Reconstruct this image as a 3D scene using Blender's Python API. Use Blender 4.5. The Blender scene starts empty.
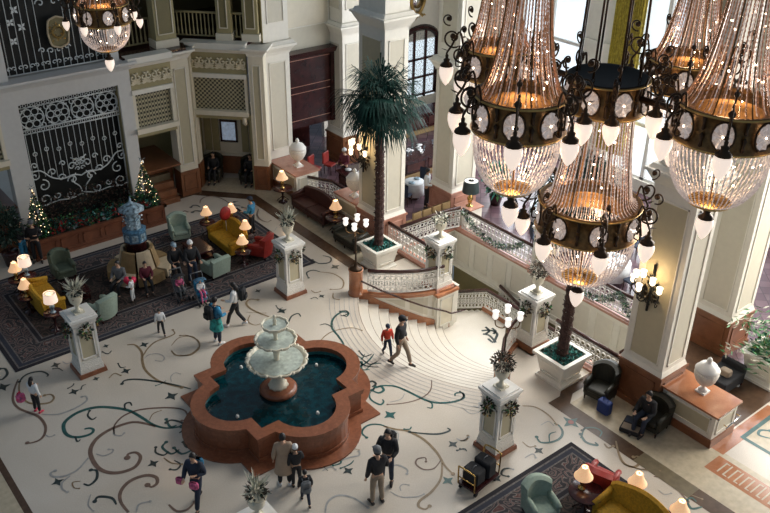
import bpy, bmesh, math, random
from mathutils import Vector, Matrix
R = math.radians; PI = math.pi
random.seed(7)
SC = bpy.context.scene
COL = SC.collection

# ------------------------------------------------------------------ camera
CAM = Vector((-9.924, -16.927, 16.0)); FPX = 868.27
AX = Vector((0.782160976508679, -0.622912283069662, 0.014300154821921141))
BX = Vector((0.2983799197045176, 0.39461206490125467, 0.8690516335359445))
CX = Vector((0.5469859507739804, 0.67547139527541, -0.4945146750305551))
cd = bpy.data.cameras.new('camera'); cam = bpy.data.objects.new('camera', cd); COL.objects.link(cam)
cam.matrix_world = Matrix(((AX.x, BX.x, -CX.x, CAM.x), (AX.y, BX.y, -CX.y, CAM.y), (AX.z, BX.z, -CX.z, CAM.z), (0, 0, 0, 1)))
cd.sensor_width = 36; cd.lens = 36 * FPX / 770; cd.clip_end = 200
SC.camera = cam

def at(px, py, z=0.0):
    d = AX * (px - 385) - BX * (py - 256.5) + CX * FPX
    t = (z - CAM.z) / d.z
    return CAM + d * t

# ------------------------------------------------------------------ materials
MATS = {}
def mat(name, col, rough=.5, metal=0., var=.12, scale=6., bump=0., emit=None, es=0., spec=.5, alpha=None):
    m = bpy.data.materials.new(name); m.use_nodes = True
    nt = m.node_tree; N = nt.nodes; L = nt.links
    b = N['Principled BSDF']
    tc = N.new('ShaderNodeTexCoord'); no = N.new('ShaderNodeTexNoise'); no.inputs['Scale'].default_value = scale; no.inputs['Detail'].default_value = 4
    L.new(tc.outputs['Object'], no.inputs['Vector'])
    cr = N.new('ShaderNodeValToRGB'); e = cr.color_ramp.elements
    e[0].position = .3; e[1].position = .7
    e[0].color = tuple(max(0, c * (1 - var)) for c in col) + (1,); e[1].color = tuple(min(1, c * (1 + var)) for c in col) + (1,)
    L.new(no.outputs['Fac'], cr.inputs['Fac']); L.new(cr.outputs['Color'], b.inputs['Base Color'])
    b.inputs['Roughness'].default_value = rough; b.inputs['Metallic'].default_value = metal
    b.inputs['Specular IOR Level'].default_value = spec
    if bump:
        bp = N.new('ShaderNodeBump'); bp.inputs['Strength'].default_value = bump; bp.inputs['Distance'].default_value = .02
        L.new(no.outputs['Fac'], bp.inputs['Height']); L.new(bp.outputs['Normal'], b.inputs['Normal'])
    if emit:
        b.inputs['Emission Color'].default_value = emit + (1,); b.inputs['Emission Strength'].default_value = es
    if alpha is not None: b.inputs['Alpha'].default_value = alpha
    MATS[name] = m
    return m

def veined(name, c1, c2, c3, rough, scale=1.2):
    m = mat(name, c1, rough); nt = m.node_tree; N = nt.nodes; L = nt.links
    b = N['Principled BSDF']; tc = N.new('ShaderNodeTexCoord')
    n1 = N.new('ShaderNodeTexNoise'); n1.inputs['Scale'].default_value = scale; n1.inputs['Detail'].default_value = 9; n1.inputs['Distortion'].default_value = .6
    L.new(tc.outputs['Object'], n1.inputs['Vector'])
    cr = N.new('ShaderNodeValToRGB'); e = cr.color_ramp.elements
    e[0].position = .32; e[0].color = c2 + (1,); e[1].position = .62; e[1].color = c1 + (1,)
    k = cr.color_ramp.elements.new(.78); k.color = c3 + (1,)
    L.new(n1.outputs['Fac'], cr.inputs['Fac'])
    n2 = N.new('ShaderNodeTexNoise'); n2.inputs['Scale'].default_value = 38; n2.inputs['Detail'].default_value = 3
    L.new(tc.outputs['Object'], n2.inputs['Vector'])
    mx = N.new('ShaderNodeMix'); mx.data_type = 'RGBA'; mx.blend_type = 'OVERLAY'; mx.inputs[0].default_value = .25
    L.new(cr.outputs['Color'], mx.inputs[6]); L.new(n2.outputs['Fac'], mx.inputs[7]); L.new(mx.outputs[2], b.inputs['Base Color'])
    return m

veined('floor_marble', (.63, .57, .49), (.56, .50, .415), (.67, .62, .545), .2, .35)
veined('stair_marble', (.68, .64, .56), (.63, .585, .50), (.72, .69, .62), .3, .8)
mat('band_brown', (.085, .048, .028), .25, var=.2)
mat('band_olive', (.15, .12, .07), .3, var=.2)
mat('inlay_teal', (.025, .10, .095), .3, var=.3)
mat('inlay_dark', (.03, .045, .045), .3, var=.3)
mat('inlay_tan', (.24, .17, .095), .3, var=.2)
mat('inlay_brown', (.17, .11, .085), .3, var=.2)
mat('inlay_grey', (.33, .33, .32), .3, var=.2)
mat('inlay_red', (.25, .05, .035), .3)
mat('border_cream', (.50, .43, .31), .25)
veined('red_granite', (.27, .10, .05), (.20, .07, .035), (.34, .14, .08), .3, 9)
veined('pink_marble', (.50, .26, .19), (.40, .19, .13), (.6, .36, .28), .14, 2)
veined('orange_marble', (.44, .19, .095), (.34, .13, .06), (.52, .26, .14), .12, 2)
veined('wood_dado', (.25, .10, .045), (.18, .07, .03), (.30, .13, .06), .3, 2.5)
veined('planter_wood', (.20, .075, .04), (.15, .055, .03), (.26, .10, .05), .35, 3)
veined('dark_wood', (.045, .012, .012), (.025, .007, .008), (.09, .025, .022), .2, 3)
mat('rail_wood', (.05, .018, .015), .2)
mat('cream', (.74, .68, .54), .5, var=.03)
mat('cream_white', (.80, .77, .68), .45, var=.03)
mat('panel_tan', (.50, .45, .31), .55, var=.03)
mat('panel_light', (.74, .70, .60), .5, var=.03)
mat('panel_pale', (.62, .58, .47), .55, var=.03)
mat('olive_wall', (.36, .31, .16), .6, var=.05)
mat('olive_dark', (.20, .17, .08), .6, var=.05)
mat('grille_frame', (.62, .62, .60), .45, var=.03)
mat('iron_white', (.66, .70, .70), .35, var=.05)
mat('white_paint', (.85, .83, .78), .35, var=.04)
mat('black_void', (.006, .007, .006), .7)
mat('lattice_bg', (.10, .09, .055), .8)
mat('carved_cream', (.66, .59, .42), .5, var=.1, scale=25, bump=.3)
mat('carved_white', (.78, .75, .68), .5, var=.12, scale=30, bump=.8)
mat('gold', (.55, .36, .12), .33, .75)
mat('bronze', (.17, .095, .035), .38, .7, var=.4, scale=12)
mat('dark_bronze', (.045, .025, .012), .38, .6, var=.3)
mat('iron_black', (.02, .02, .02), .4, .4)
mat('bulb', (1, .9, .75), .3, emit=(1, .74, .5), es=26)
mat('lamp_glass', (.92, .84, .76), .35, emit=(1, .80, .66), es=.85, var=.02)
mat('sconce_glass', (.95, .9, .8), .35, emit=(1, .80, .55), es=2.6)
mat('torch_glass', (.95, .93, .9), .35, emit=(1, .93, .85), es=.9)
mat('shade_warm', (.85, .6, .38), .7, emit=(1, .56, .28), es=.62, var=.15, scale=30)
mat('shade_white', (.9, .8, .7), .7, emit=(1, .72, .55), es=.8, var=.03)
mat('water', (.001, .026, .034), .06, var=.6, scale=5, bump=.35)
mat('pool_tile', (.02, .16, .18), .3, var=.3, scale=12)
mat('fountain_stone', (.76, .71, .56), .4, var=.1)
mat('basin_water', (.50, .56, .50), .08, var=.25, scale=8, bump=.3)
mat('leaf_palm', (.009, .038, .030), .6, var=.5, scale=3, spec=.2)
mat('leaf_green', (.045, .19, .055), .5, var=.5)
mat('leaf_dark', (.012, .035, .022), .6, var=.5)
mat('leaf_teal', (.04, .22, .19), .5, var=.5)
mat('leaf_pale', (.55, .55, .45), .6, var=.4)
mat('dry_brown', (.075, .045, .03), .7, var=.5)
mat('red_flower', (.35, .02, .02), .5, var=.4)
mat('trunk', (.06, .028, .022), .8, var=.6, scale=20, bump=1)
mat('twinkle', (1, .8, .5), .3, emit=(1, .70, .4), es=5)
mat('silver', (.6, .65, .68), .25, .6)
mat('soil', (.02, .045, .035), .9, var=.5, scale=20)
mat('window_glow', (.8, .9, 1), .3, emit=(.80, .90, 1), es=1.0)
mat('curtain', (.42, .33, .04), .7, var=.35, scale=9)
mat('mustard', (.46, .25, .012), .75, var=.25, scale=18)
mat('sage', (.30, .38, .31), .8, var=.1, scale=15)
mat('sage_dark', (.10, .13, .09), .8, var=.15)
mat('olive_leather', (.022, .022, .014), .5, var=.3)
mat('maroon', (.06, .017, .013), .45, var=.3)
mat('red_leather', (.30, .025, .018), .45, var=.2)
mat('beige_fabric', (.52, .42, .28), .8)
mat('tan_fabric', (.27, .18, .08), .8)
mat('white_cloth', (.75, .78, .8), .7)
mat('blue_white', (.22, .31, .37), .4, var=.9, scale=7)
mat('tower_blue', (.06, .15, .24), .4, var=.6, scale=10)
mat('skin', (.55, .33, .22), .5, var=.05)
mat('hair_black', (.012, .010, .010), .45)
mat('hair_brown', (.05, .025, .014), .45)
mat('eye', (.02, .015, .012), .2); mat('lip', (.4, .12, .1), .5)
mat('black_cloth', (.014, .015, .018), .8, var=.3)
mat('navy_cloth', (.02, .03, .055), .8, var=.3)
mat('blue_cloth', (.03, .22, .40), .8, var=.6, scale=8)
mat('teal_cloth', (.03, .28, .26), .8, var=.7, scale=9)
mat('white_wear', (.75, .77, .78), .8, var=.05)
mat('red_cloth', (.55, .045, .02), .8)
mat('pink_cloth', (.6, .12, .25), .8, var=.5, scale=9)
mat('beige_cloth', (.38, .28, .20), .8, var=.1)
mat('khaki', (.28, .22, .16), .8)
mat('grey_cloth', (.14, .15, .16), .8, var=.3)
mat('burgundy_cloth', (.12, .015, .03), .8)
mat('shoe', (.03, .022, .018), .5); mat('shoe_white', (.7, .7, .7), .5)
mat('blue_bag', (.015, .04, .18), .6)
mat('pink_heart', (.75, .03, .10), .4)
mat('brass', (.55, .36, .12), .25, .9)
mat('picture', (.45, .52, .62), .3, var=.5, scale=5, emit=(.5, .62, .8), es=.25)  # weak emission stands in for light falling on the picture
mat('chrome', (.75, .75, .78), .12, .95)

def glassy(name, col, tr, rough=.15, es=0., ec=(1, .8, .6)):
    m = bpy.data.materials.new(name); m.use_nodes = True; nt = m.node_tree; N = nt.nodes; L = nt.links
    b = N['Principled BSDF']; o = N['Material Output']
    b.inputs['Roughness'].default_value = rough; b.inputs['Metallic'].default_value = .3
    tc = N.new('ShaderNodeTexCoord'); v = N.new('ShaderNodeTexVoronoi'); v.inputs['Scale'].default_value = 26
    L.new(tc.outputs['Object'], v.inputs['Vector'])
    cr = N.new('ShaderNodeValToRGB'); cr.color_ramp.elements[0].color = tuple(c * .45 for c in col) + (1,); cr.color_ramp.elements[1].color = tuple(min(1, c * 1.3) for c in col) + (1,)
    L.new(v.outputs['Color'], cr.inputs['Fac']); L.new(cr.outputs['Color'], b.inputs['Base Color'])
    if es: b.inputs['Emission Color'].default_value = ec + (1,); b.inputs['Emission Strength'].default_value = es
    t = N.new('ShaderNodeBsdfTransparent'); mx = N.new('ShaderNodeMixShader'); mx.inputs[0].default_value = tr
    L.new(b.outputs[0], mx.inputs[1]); L.new(t.outputs[0], mx.inputs[2]); L.new(mx.outputs[0], o.inputs['Surface'])
    MATS[name] = m; return m
glassy('crystal', (.92, .84, .84), .22, .08, .16, (1, .80, .74))  # weak warm emission in the crystals stands in for lamplight inside
glassy('crystal_amber', (.45, .25, .17), .25, .10, .12, (1, .5, .25))
glassy('medallion', (.95, .84, .78), .05, .12, .22, (1, .75, .62))
glassy('window_pane', (.75, .85, .9), .55, .05)

def rug_mat(name, base, acc1, acc2, acc3):
    m = mat(name, base, .9); nt = m.node_tree; N = nt.nodes; L = nt.links; b = N['Principled BSDF']
    tc = N.new('ShaderNodeTexCoord')
    n = N.new('ShaderNodeTexNoise'); n.inputs['Scale'].default_value = 1.6; n.inputs['Detail'].default_value = 2; L.new(tc.outputs['Object'], n.inputs['Vector'])
    mp = N.new('ShaderNodeVectorMath'); mp.operation = 'MULTIPLY_ADD'; mp.inputs[1].default_value = (.9, .9, 0)
    L.new(n.outputs['Color'], mp.inputs[0]); L.new(tc.outputs['Object'], mp.inputs[2])
    v = N.new('ShaderNodeTexVoronoi'); v.inputs['Scale'].default_value = 2.6; v.feature = 'F1'; L.new(mp.outputs[0], v.inputs['Vector'])
    w = N.new('ShaderNodeMath'); w.operation = 'SINE'; ml = N.new('ShaderNodeMath'); ml.operation = 'MULTIPLY'; ml.inputs[1].default_value = 26
    L.new(v.outputs['Distance'], ml.inputs[0]); L.new(ml.outputs[0], w.inputs[0])
    cr = N.new('ShaderNodeValToRGB'); e = cr.color_ramp.elements; e[0].position = .35; e[0].color = base + (1,); e[1].position = .62; e[1].color = acc1 + (1,)
    k = e.new(.8); k.color = acc2 + (1,); k = e.new(.95); k.color = acc3 + (1,)
    ad = N.new('ShaderNodeMath'); ad.operation = 'MULTIPLY_ADD'; ad.inputs[1].default_value = .5; ad.inputs[2].default_value = .5
    L.new(w.outputs[0], ad.inputs[0]); L.new(ad.outputs[0], cr.inputs['Fac']); L.new(cr.outputs['Color'], b.inputs['Base Color'])
rug_mat('rug_field', (.022, .017, .014), (.035, .026, .02), (.10, .075, .06), (.07, .035, .027))
rug_mat('rug_border', (.03, .028, .032), (.11, .092, .085), (.24, .215, .20), (.10, .04, .035))
mat('rug_edge', (.018, .016, .022), .9); mat('rug_line', (.14, .125, .12), .9, var=.4, scale=20); mat('rug_blue', (.03, .034, .05), .9)

def tile_mat(name, c1, c2, c3, s, rough):
    m = mat(name, c1, rough); nt = m.node_tree; N = nt.nodes; L = nt.links; b = N['Principled BSDF']
    tc = N.new('ShaderNodeTexCoord'); mp = N.new('ShaderNodeMapping'); mp.inputs['Rotation'].default_value = (0, 0, PI / 4)
    L.new(tc.outputs['Object'], mp.inputs['Vector'])
    ck = N.new('ShaderNodeTexChecker'); ck.inputs['Scale'].default_value = s; ck.inputs['Color1'].default_value = c1 + (1,); ck.inputs['Color2'].default_value = c2 + (1,)
    L.new(mp.outputs[0], ck.inputs['Vector'])
    br = N.new('ShaderNodeTexBrick'); br.offset = 0; br.inputs['Scale'].default_value = s; br.inputs['Mortar Size'].default_value = .03; br.inputs['Brick Width'].default_value = 1; br.inputs['Row Height'].default_value = 1
    L.new(mp.outputs[0], br.inputs['Vector']); L.new(ck.outputs['Color'], br.inputs['Color1']); L.new(ck.outputs['Color'], br.inputs['Color2']); br.inputs['Mortar'].default_value = c3 + (1,)
    L.new(br.outputs['Color'], b.inputs['Base Color'])
tile_mat('restaurant_tile', (.14, .085, .10), (.11, .065, .08), (.06, .04, .045), 2.2, .25)
tile_mat('lattice', (.42, .38, .24), (.05, .045, .028), (.30, .27, .17), 11, .6)

# ------------------------------------------------------------------ mesh builder
class MB:
    def __init__(s, *mats):
        s.v = []; s.f = []; s.fm = []; s.mats = list(mats); s.M = Matrix.Identity(4); s.smooth = []
    def mi(s, m):
        if m is None: return 0
        if m not in s.mats: s.mats.append(m)
        return s.mats.index(m)
    def add(s, vs, fs, m=None, sm=False):
        o = len(s.v); s.v += [tuple(s.M @ Vector(p)) for p in vs]; k = s.mi(m)
        for f in fs: s.f.append(tuple(i + o for i in f)); s.fm.append(k); s.smooth.append(sm)
    def box(s, x0, x1, y0, y1, z0, z1, m=None):
        s.add([(x0, y0, z0), (x1, y0, z0), (x1, y1, z0), (x0, y1, z0), (x0, y0, z1), (x1, y0, z1), (x1, y1, z1), (x0, y1, z1)],
              [(0, 3, 2, 1), (4, 5, 6, 7), (0, 1, 5, 4), (1, 2, 6, 5), (2, 3, 7, 6), (3, 0, 4, 7)], m)
    def frus(s, x, y, z0, z1, a0, b0, a1, b1, m=None):
        s.add([(x - a0, y - b0, z0), (x + a0, y - b0, z0), (x + a0, y + b0, z0), (x - a0, y + b0, z0), (x - a1, y - b1, z1), (x + a1, y - b1, z1), (x + a1, y + b1, z1), (x - a1, y + b1, z1)],
              [(0, 3, 2, 1), (4, 5, 6, 7), (0, 1, 5, 4), (1, 2, 6, 5), (2, 3, 7, 6), (3, 0, 4, 7)], m)
    def rbox(s, x0, x1, y0, y1, z0, z1, r=.04, m=None):
        # box with chamfered edges all round
        r = min(r, (x1 - x0) * .49, (y1 - y0) * .49, (z1 - z0) * .49)
        vs = []; fs = []
        def ring(z, i):
            return [(x0 + i, y0 + i + r, z), (x0 + i + r, y0 + i, z), (x1 - i - r, y0 + i, z), (x1 - i, y0 + i + r, z), (x1 - i, y1 - i - r, z), (x1 - i - r, y1 - i, z), (x0 + i + r, y1 - i, z), (x0 + i, y1 - i - r, z)]
        rs = [ring(z0, r * .8), ring(z0 + r, 0), ring(z1 - r, 0), ring(z1 - r * .3, r * .3), ring(z1, r * .9)]
        for q in rs: vs += q
        for k in range(len(rs) - 1):
            for i in range(8): j = (i + 1) % 8; fs.append((k * 8 + i, k * 8 + j, k * 8 + 8 + j, k * 8 + 8 + i))
        fs.append(tuple(range(7, -1, -1))); fs.append(tuple(range(len(vs) - 8, len(vs))))
        s.add(vs, fs, m, False)
    def lathe(s, prof, n=16, c=(0, 0, 0), m=None, sx=1, sy=1, lobes=0, la=0, sm=True, cap=True):
        vs = []; fs = []
        for (r, z) in prof:
            for i in range(n):
                a = 2 * PI * i / n; rr = r * (1 + (la * abs(math.cos(lobes * a / 2)) if lobes else 0))
                vs.append((c[0] + rr * math.cos(a) * sx, c[1] + rr * math.sin(a) * sy, c[2] + z))
        for k in range(len(prof) - 1):
            for i in range(n): j = (i + 1) % n; fs.append((k * n + i, k * n + j, k * n + n + j, k * n + n + i))
        if cap: fs.append(tuple(range(n - 1, -1, -1))); fs.append(tuple(range(len(vs) - n, len(vs))))
        s.add(vs, fs, m, sm)
    def tube(s, pts, r, n=6, m=None, sm=True, cap=True, up=None):
        P = [Vector(p) for p in pts]; rs = r if isinstance(r, (list, tuple)) else [r] * len(P)
        vs = []; fs = []; prev = None
        for i, p in enumerate(P):
            t = (P[min(i + 1, len(P) - 1)] - P[max(i - 1, 0)])
            t = t.normalized() if t.length > 1e-9 else Vector((0, 0, 1))
            if prev is None:
                a = Vector((0, 0, 1)) if abs(t.z) < .9 else Vector((1, 0, 0)); u = t.cross(a).normalized()
            else:
                u = prev - t * prev.dot(t); u = u.normalized() if u.length > 1e-6 else t.orthogonal().normalized()
            prev = u; w = t.cross(u)
            for k in range(n):
                a = 2 * PI * k / n; vs.append(p + (u * math.cos(a) + w * math.sin(a)) * rs[i])
        for i in range(len(P) - 1):
            for k in range(n): j = (k + 1) % n; fs.append((i * n + k, i * n + j, i * n + n + j, i * n + n + k))
        if cap: fs.append(tuple(range(n - 1, -1, -1))); fs.append(tuple(range(len(vs) - n, len(vs))))
        s.add(vs, fs, m, sm)
    def prism(s, poly, z0, z1, m=None, mtop=None):
        n = len(poly); s.add([(p[0], p[1], z0) for p in poly] + [(p[0], p[1], z1) for p in poly],
              [tuple(range(n - 1, -1, -1))] + [(i, (i + 1) % n, n + (i + 1) % n, n + i) for i in range(n)], m)
        s.add([(p[0], p[1], z1) for p in poly], [tuple(range(n))], mtop or m)
    def ball(s, c, r, m=None, n=10, k=6, sx=1, sy=1, sz=1):
        pr = [(max(1e-4, r * math.sin(PI * i / k)), -r * math.cos(PI * i / k) * sz) for i in range(k + 1)]
        s.lathe(pr, n, c, m, sx, sy)
    def leaf(s, p, d, l, w, m=None, nrm=None):
        p = Vector(p); d = Vector(d).normalized(); q = d.cross(nrm if nrm else Vector((random.uniform(-1, 1), random.uniform(-1, 1), random.uniform(-1, 1))))
        q = q.normalized() * w if q.length > 1e-6 else Vector((w, 0, 0))
        s.add([p, p + d * l * .45 + q, p + d * l, p + d * l * .45 - q], [(0, 1, 2, 3)], m)
    def leafball(s, c, r, n, l, w, ms, sx=1, sy=1, sz=1):
        for _ in range(n):
            d = Vector((random.gauss(0, 1), random.gauss(0, 1), random.gauss(0, 1))).normalized()
            q = Vector(c) + Vector((d.x * sx, d.y * sy, d.z * sz)) * r * random.uniform(.4, 1)
            s.leaf(q, d + Vector((random.uniform(-.6, .6), random.uniform(-.6, .6), random.uniform(-.6, .6))), l * random.uniform(.6, 1.2), w, random.choice(ms))
    def build(s, name, parent=None, loc=None, rz=None, kind=None):
        me = bpy.data.meshes.new(name); me.from_pydata(s.v, [], s.f); 
        for m in s.mats: me.materials.append(MATS[m])
        me.polygons.foreach_set('material_index', s.fm); me.polygons.foreach_set('use_smooth', s.smooth); me.update()
        o = bpy.data.objects.new(name, me); COL.objects.link(o)
        if parent: o.parent = parent
        if loc: o.location = loc
        if rz: o.rotation_euler = (0, 0, rz)
        if kind: o['kind'] = kind
        return o

def thing(name, label, cat, loc=(0, 0, 0), rz=0., group=None):
    o = bpy.data.objects.new(name, None); COL.objects.link(o); o.empty_display_size = .1
    o.location = loc; o.rotation_euler = (0, 0, rz); o['label'] = label; o['category'] = cat
    if group: o['group'] = group
    return o
def tag(o, label, cat, group=None):
    o['label'] = label; o['category'] = cat
    if group: o['group'] = group
    return o
def struct(o): o['kind'] = 'structure'; return o

def copy_tree(o, loc=None, rz=None, label=None, group=None, parent=None):
    c = o.copy(); COL.objects.link(c)
    if parent: c.parent = parent
    if loc is not None: c.location = loc
    if rz is not None: c.rotation_euler = (0, 0, rz)
    if label: c['label'] = label
    if group: c['group'] = group
    for ch in list(o.children): copy_tree(ch, parent=c)
    return c
def spline(pts, k=6):
    P = [Vector(p) for p in pts]
    if len(P) < 3: return P
    out = []
    for i in range(len(P) - 1):
        p0 = P[max(i - 1, 0)]; p1 = P[i]; p2 = P[i + 1]; p3 = P[min(i + 2, len(P) - 1)]
        for j in range(k):
            t = j / k; out.append(.5 * ((2 * p1) + (p2 - p0) * t + (2 * p0 - 5 * p1 + 4 * p2 - p3) * t * t + (3 * p1 - p0 - 3 * p2 + p3) * t ** 3))
    out.append(P[-1]); return out
def spiral(c, r, a0, turns, dirn=1, n=14, plane='xz'):
    pts = []
    for i in range(n + 1):
        t = i / n; a = a0 + dirn * turns * 2 * PI * t; rr = r * (1 - .85 * t)
        if plane == 'xz': pts.append((c[0] + rr * math.cos(a), c[1], c[2] + rr * math.sin(a)))
        else: pts.append((c[0] + rr * math.cos(a), c[1] + rr * math.sin(a), c[2]))
    return pts
# ================================================================= SETTING
STAIR_N = 10
def side_pt(t):
    pts = [(0, 5.4, 3.4), (.2, 5.9, 2.86), (.42, 6.5, 2.36), (.65, 7.15, 2.0), (.85, 7.8, 1.8), (1, 8.2, 1.75)]
    for a, b in zip(pts, pts[1:]):
        if t <= b[0] + 1e-9:
            k = (t - a[0]) / (b[0] - a[0]); return (a[1] + (b[1] - a[1]) * k, a[2] + (b[2] - a[2]) * k)
    return pts[-1][1:]
def nosing(k, n=14, grow=0.):
    x, y = side_pt(k / STAIR_N); b = 1.4 - .08 * k; y += grow
    return [(x - b * (1 - (1 - 2 * i / n) ** 2), y * (1 - 2 * i / n)) for i in range(n + 1)]     # from +y to -y
EX = 8.62
F = MB('floor_marble')
arc = nosing(0)
sideP = [side_pt(i / 8) for i in range(9)]
pts = [(-16, -22), (EX, -22), (EX, -1.75)] + [(x, -y) for x, y in reversed(sideP)] + list(reversed(arc))[1:-1] + [(x, y) for x, y in sideP] + [(EX, 1.75), (EX, 22), (-16, 22)]
F.add([(x, y, 0) for x, y in pts] , [tuple(range(len(pts)))], 'floor_marble')
ZI = .004
def poly(pl, m, z=ZI): F.add([(p[0], p[1], z) for p in pl], [tuple(range(len(pl)))], m)
def rect(x0, x1, y0, y1, m, z=ZI): poly([(x0, y0), (x1, y0), (x1, y1), (x0, y1)], m, z)
def ribbon(P, w, m, z=.006, taper=True):
    P = [Vector((p[0], p[1], 0)) for p in P]; n = len(P); vs = []; fs = []; w = w * (.62 if taper else 1)
    for i, p in enumerate(P):
        t = (P[min(i + 1, n - 1)] - P[max(i - 1, 0)]).normalized(); q = Vector((-t.y, t.x, 0))
        k = i / (n - 1); ww = w * .5 * ((.35 + .65 * math.sin(PI * min(1, .12 + k * .8))) if taper else 1)
        vs += [(p.x + q.x * ww, p.y + q.y * ww, z), (p.x - q.x * ww, p.y - q.y * ww, z)]
    for i in range(n - 1): fs.append((2 * i, 2 * i + 1, 2 * i + 3, 2 * i + 2))
    F.add(vs, fs, m)
def dot(c, r, m, z=.008, n=12): F.add([(c[0] + r * math.cos(2 * PI * i / n), c[1] + r * math.sin(2 * PI * i / n), z) for i in range(n)], [tuple(range(n))], m)
# brown band round the hall, mirrored about the fountain
for s in (1, -1):
    def q(l): return [(x, y * s) for x, y in l]
    poly(q([(6.2, 4.6), (6.7, 4.6), (6.7, 12.4), (6.2, 12.2)]), 'band_brown')
    poly(q([(6.2, 12.2), (6.7, 12.4), (4.9, 14.3), (4.6, 13.9)]), 'band_brown')
    poly(q([(4.9, 14.3), (4.6, 13.9), (2.6, 13.9), (2.6, 14.3)]), 'band_brown')
    poly(q([(6.2, 4.6), (6.7, 4.6), (7.0, 4.4), (8.6, 4.4), (8.6, 4.75), (7.1, 4.75), (6.7, 5.0), (6.2, 5.0)]), 'band_brown', .005)
    # floor outside the band is tan
    poly(q([(6.7, 5.0), (8.4, 5.0), (8.4, 13.2), (6.7, 12.4)]), 'border_cream', .003)
    poly(q([(6.7, 12.4), (8.4, 13.2), (5.6, 15.4), (4.9, 14.3)]), 'border_cream', .003)
    poly(q([(4.9, 14.3), (5.6, 15.6), (2.6, 15.6), (2.6, 14.3)]), 'border_cream', .003)
rect(6.2, 6.7, -16, -12, 'band_olive', .0055)
rect(6.2, 6.7, -9.3, -7.6, 'band_olive', .0065)
rect(-7.1, -6.93, -16, 16, 'band_brown'); rect(-7.6, -7.1, -16, 16, 'border_cream')
# right hand end : pink marble key band and pale panel past the low wall
rect(8.3, 11.2, -8.95, -8.55, 'orange_marble'); rect(7.5, 8.2, -16, -8.9, 'orange_marble')
for i in range(18):
    y = -9.2 - i * .16; rect(7.62, 8.1, y - .03, y + .01, 'border_cream', .007)
    rect(7.62 if i % 2 else 8.06, 7.66 if i % 2 else 8.1, y - .11, y, 'border_cream', .0075)
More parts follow.
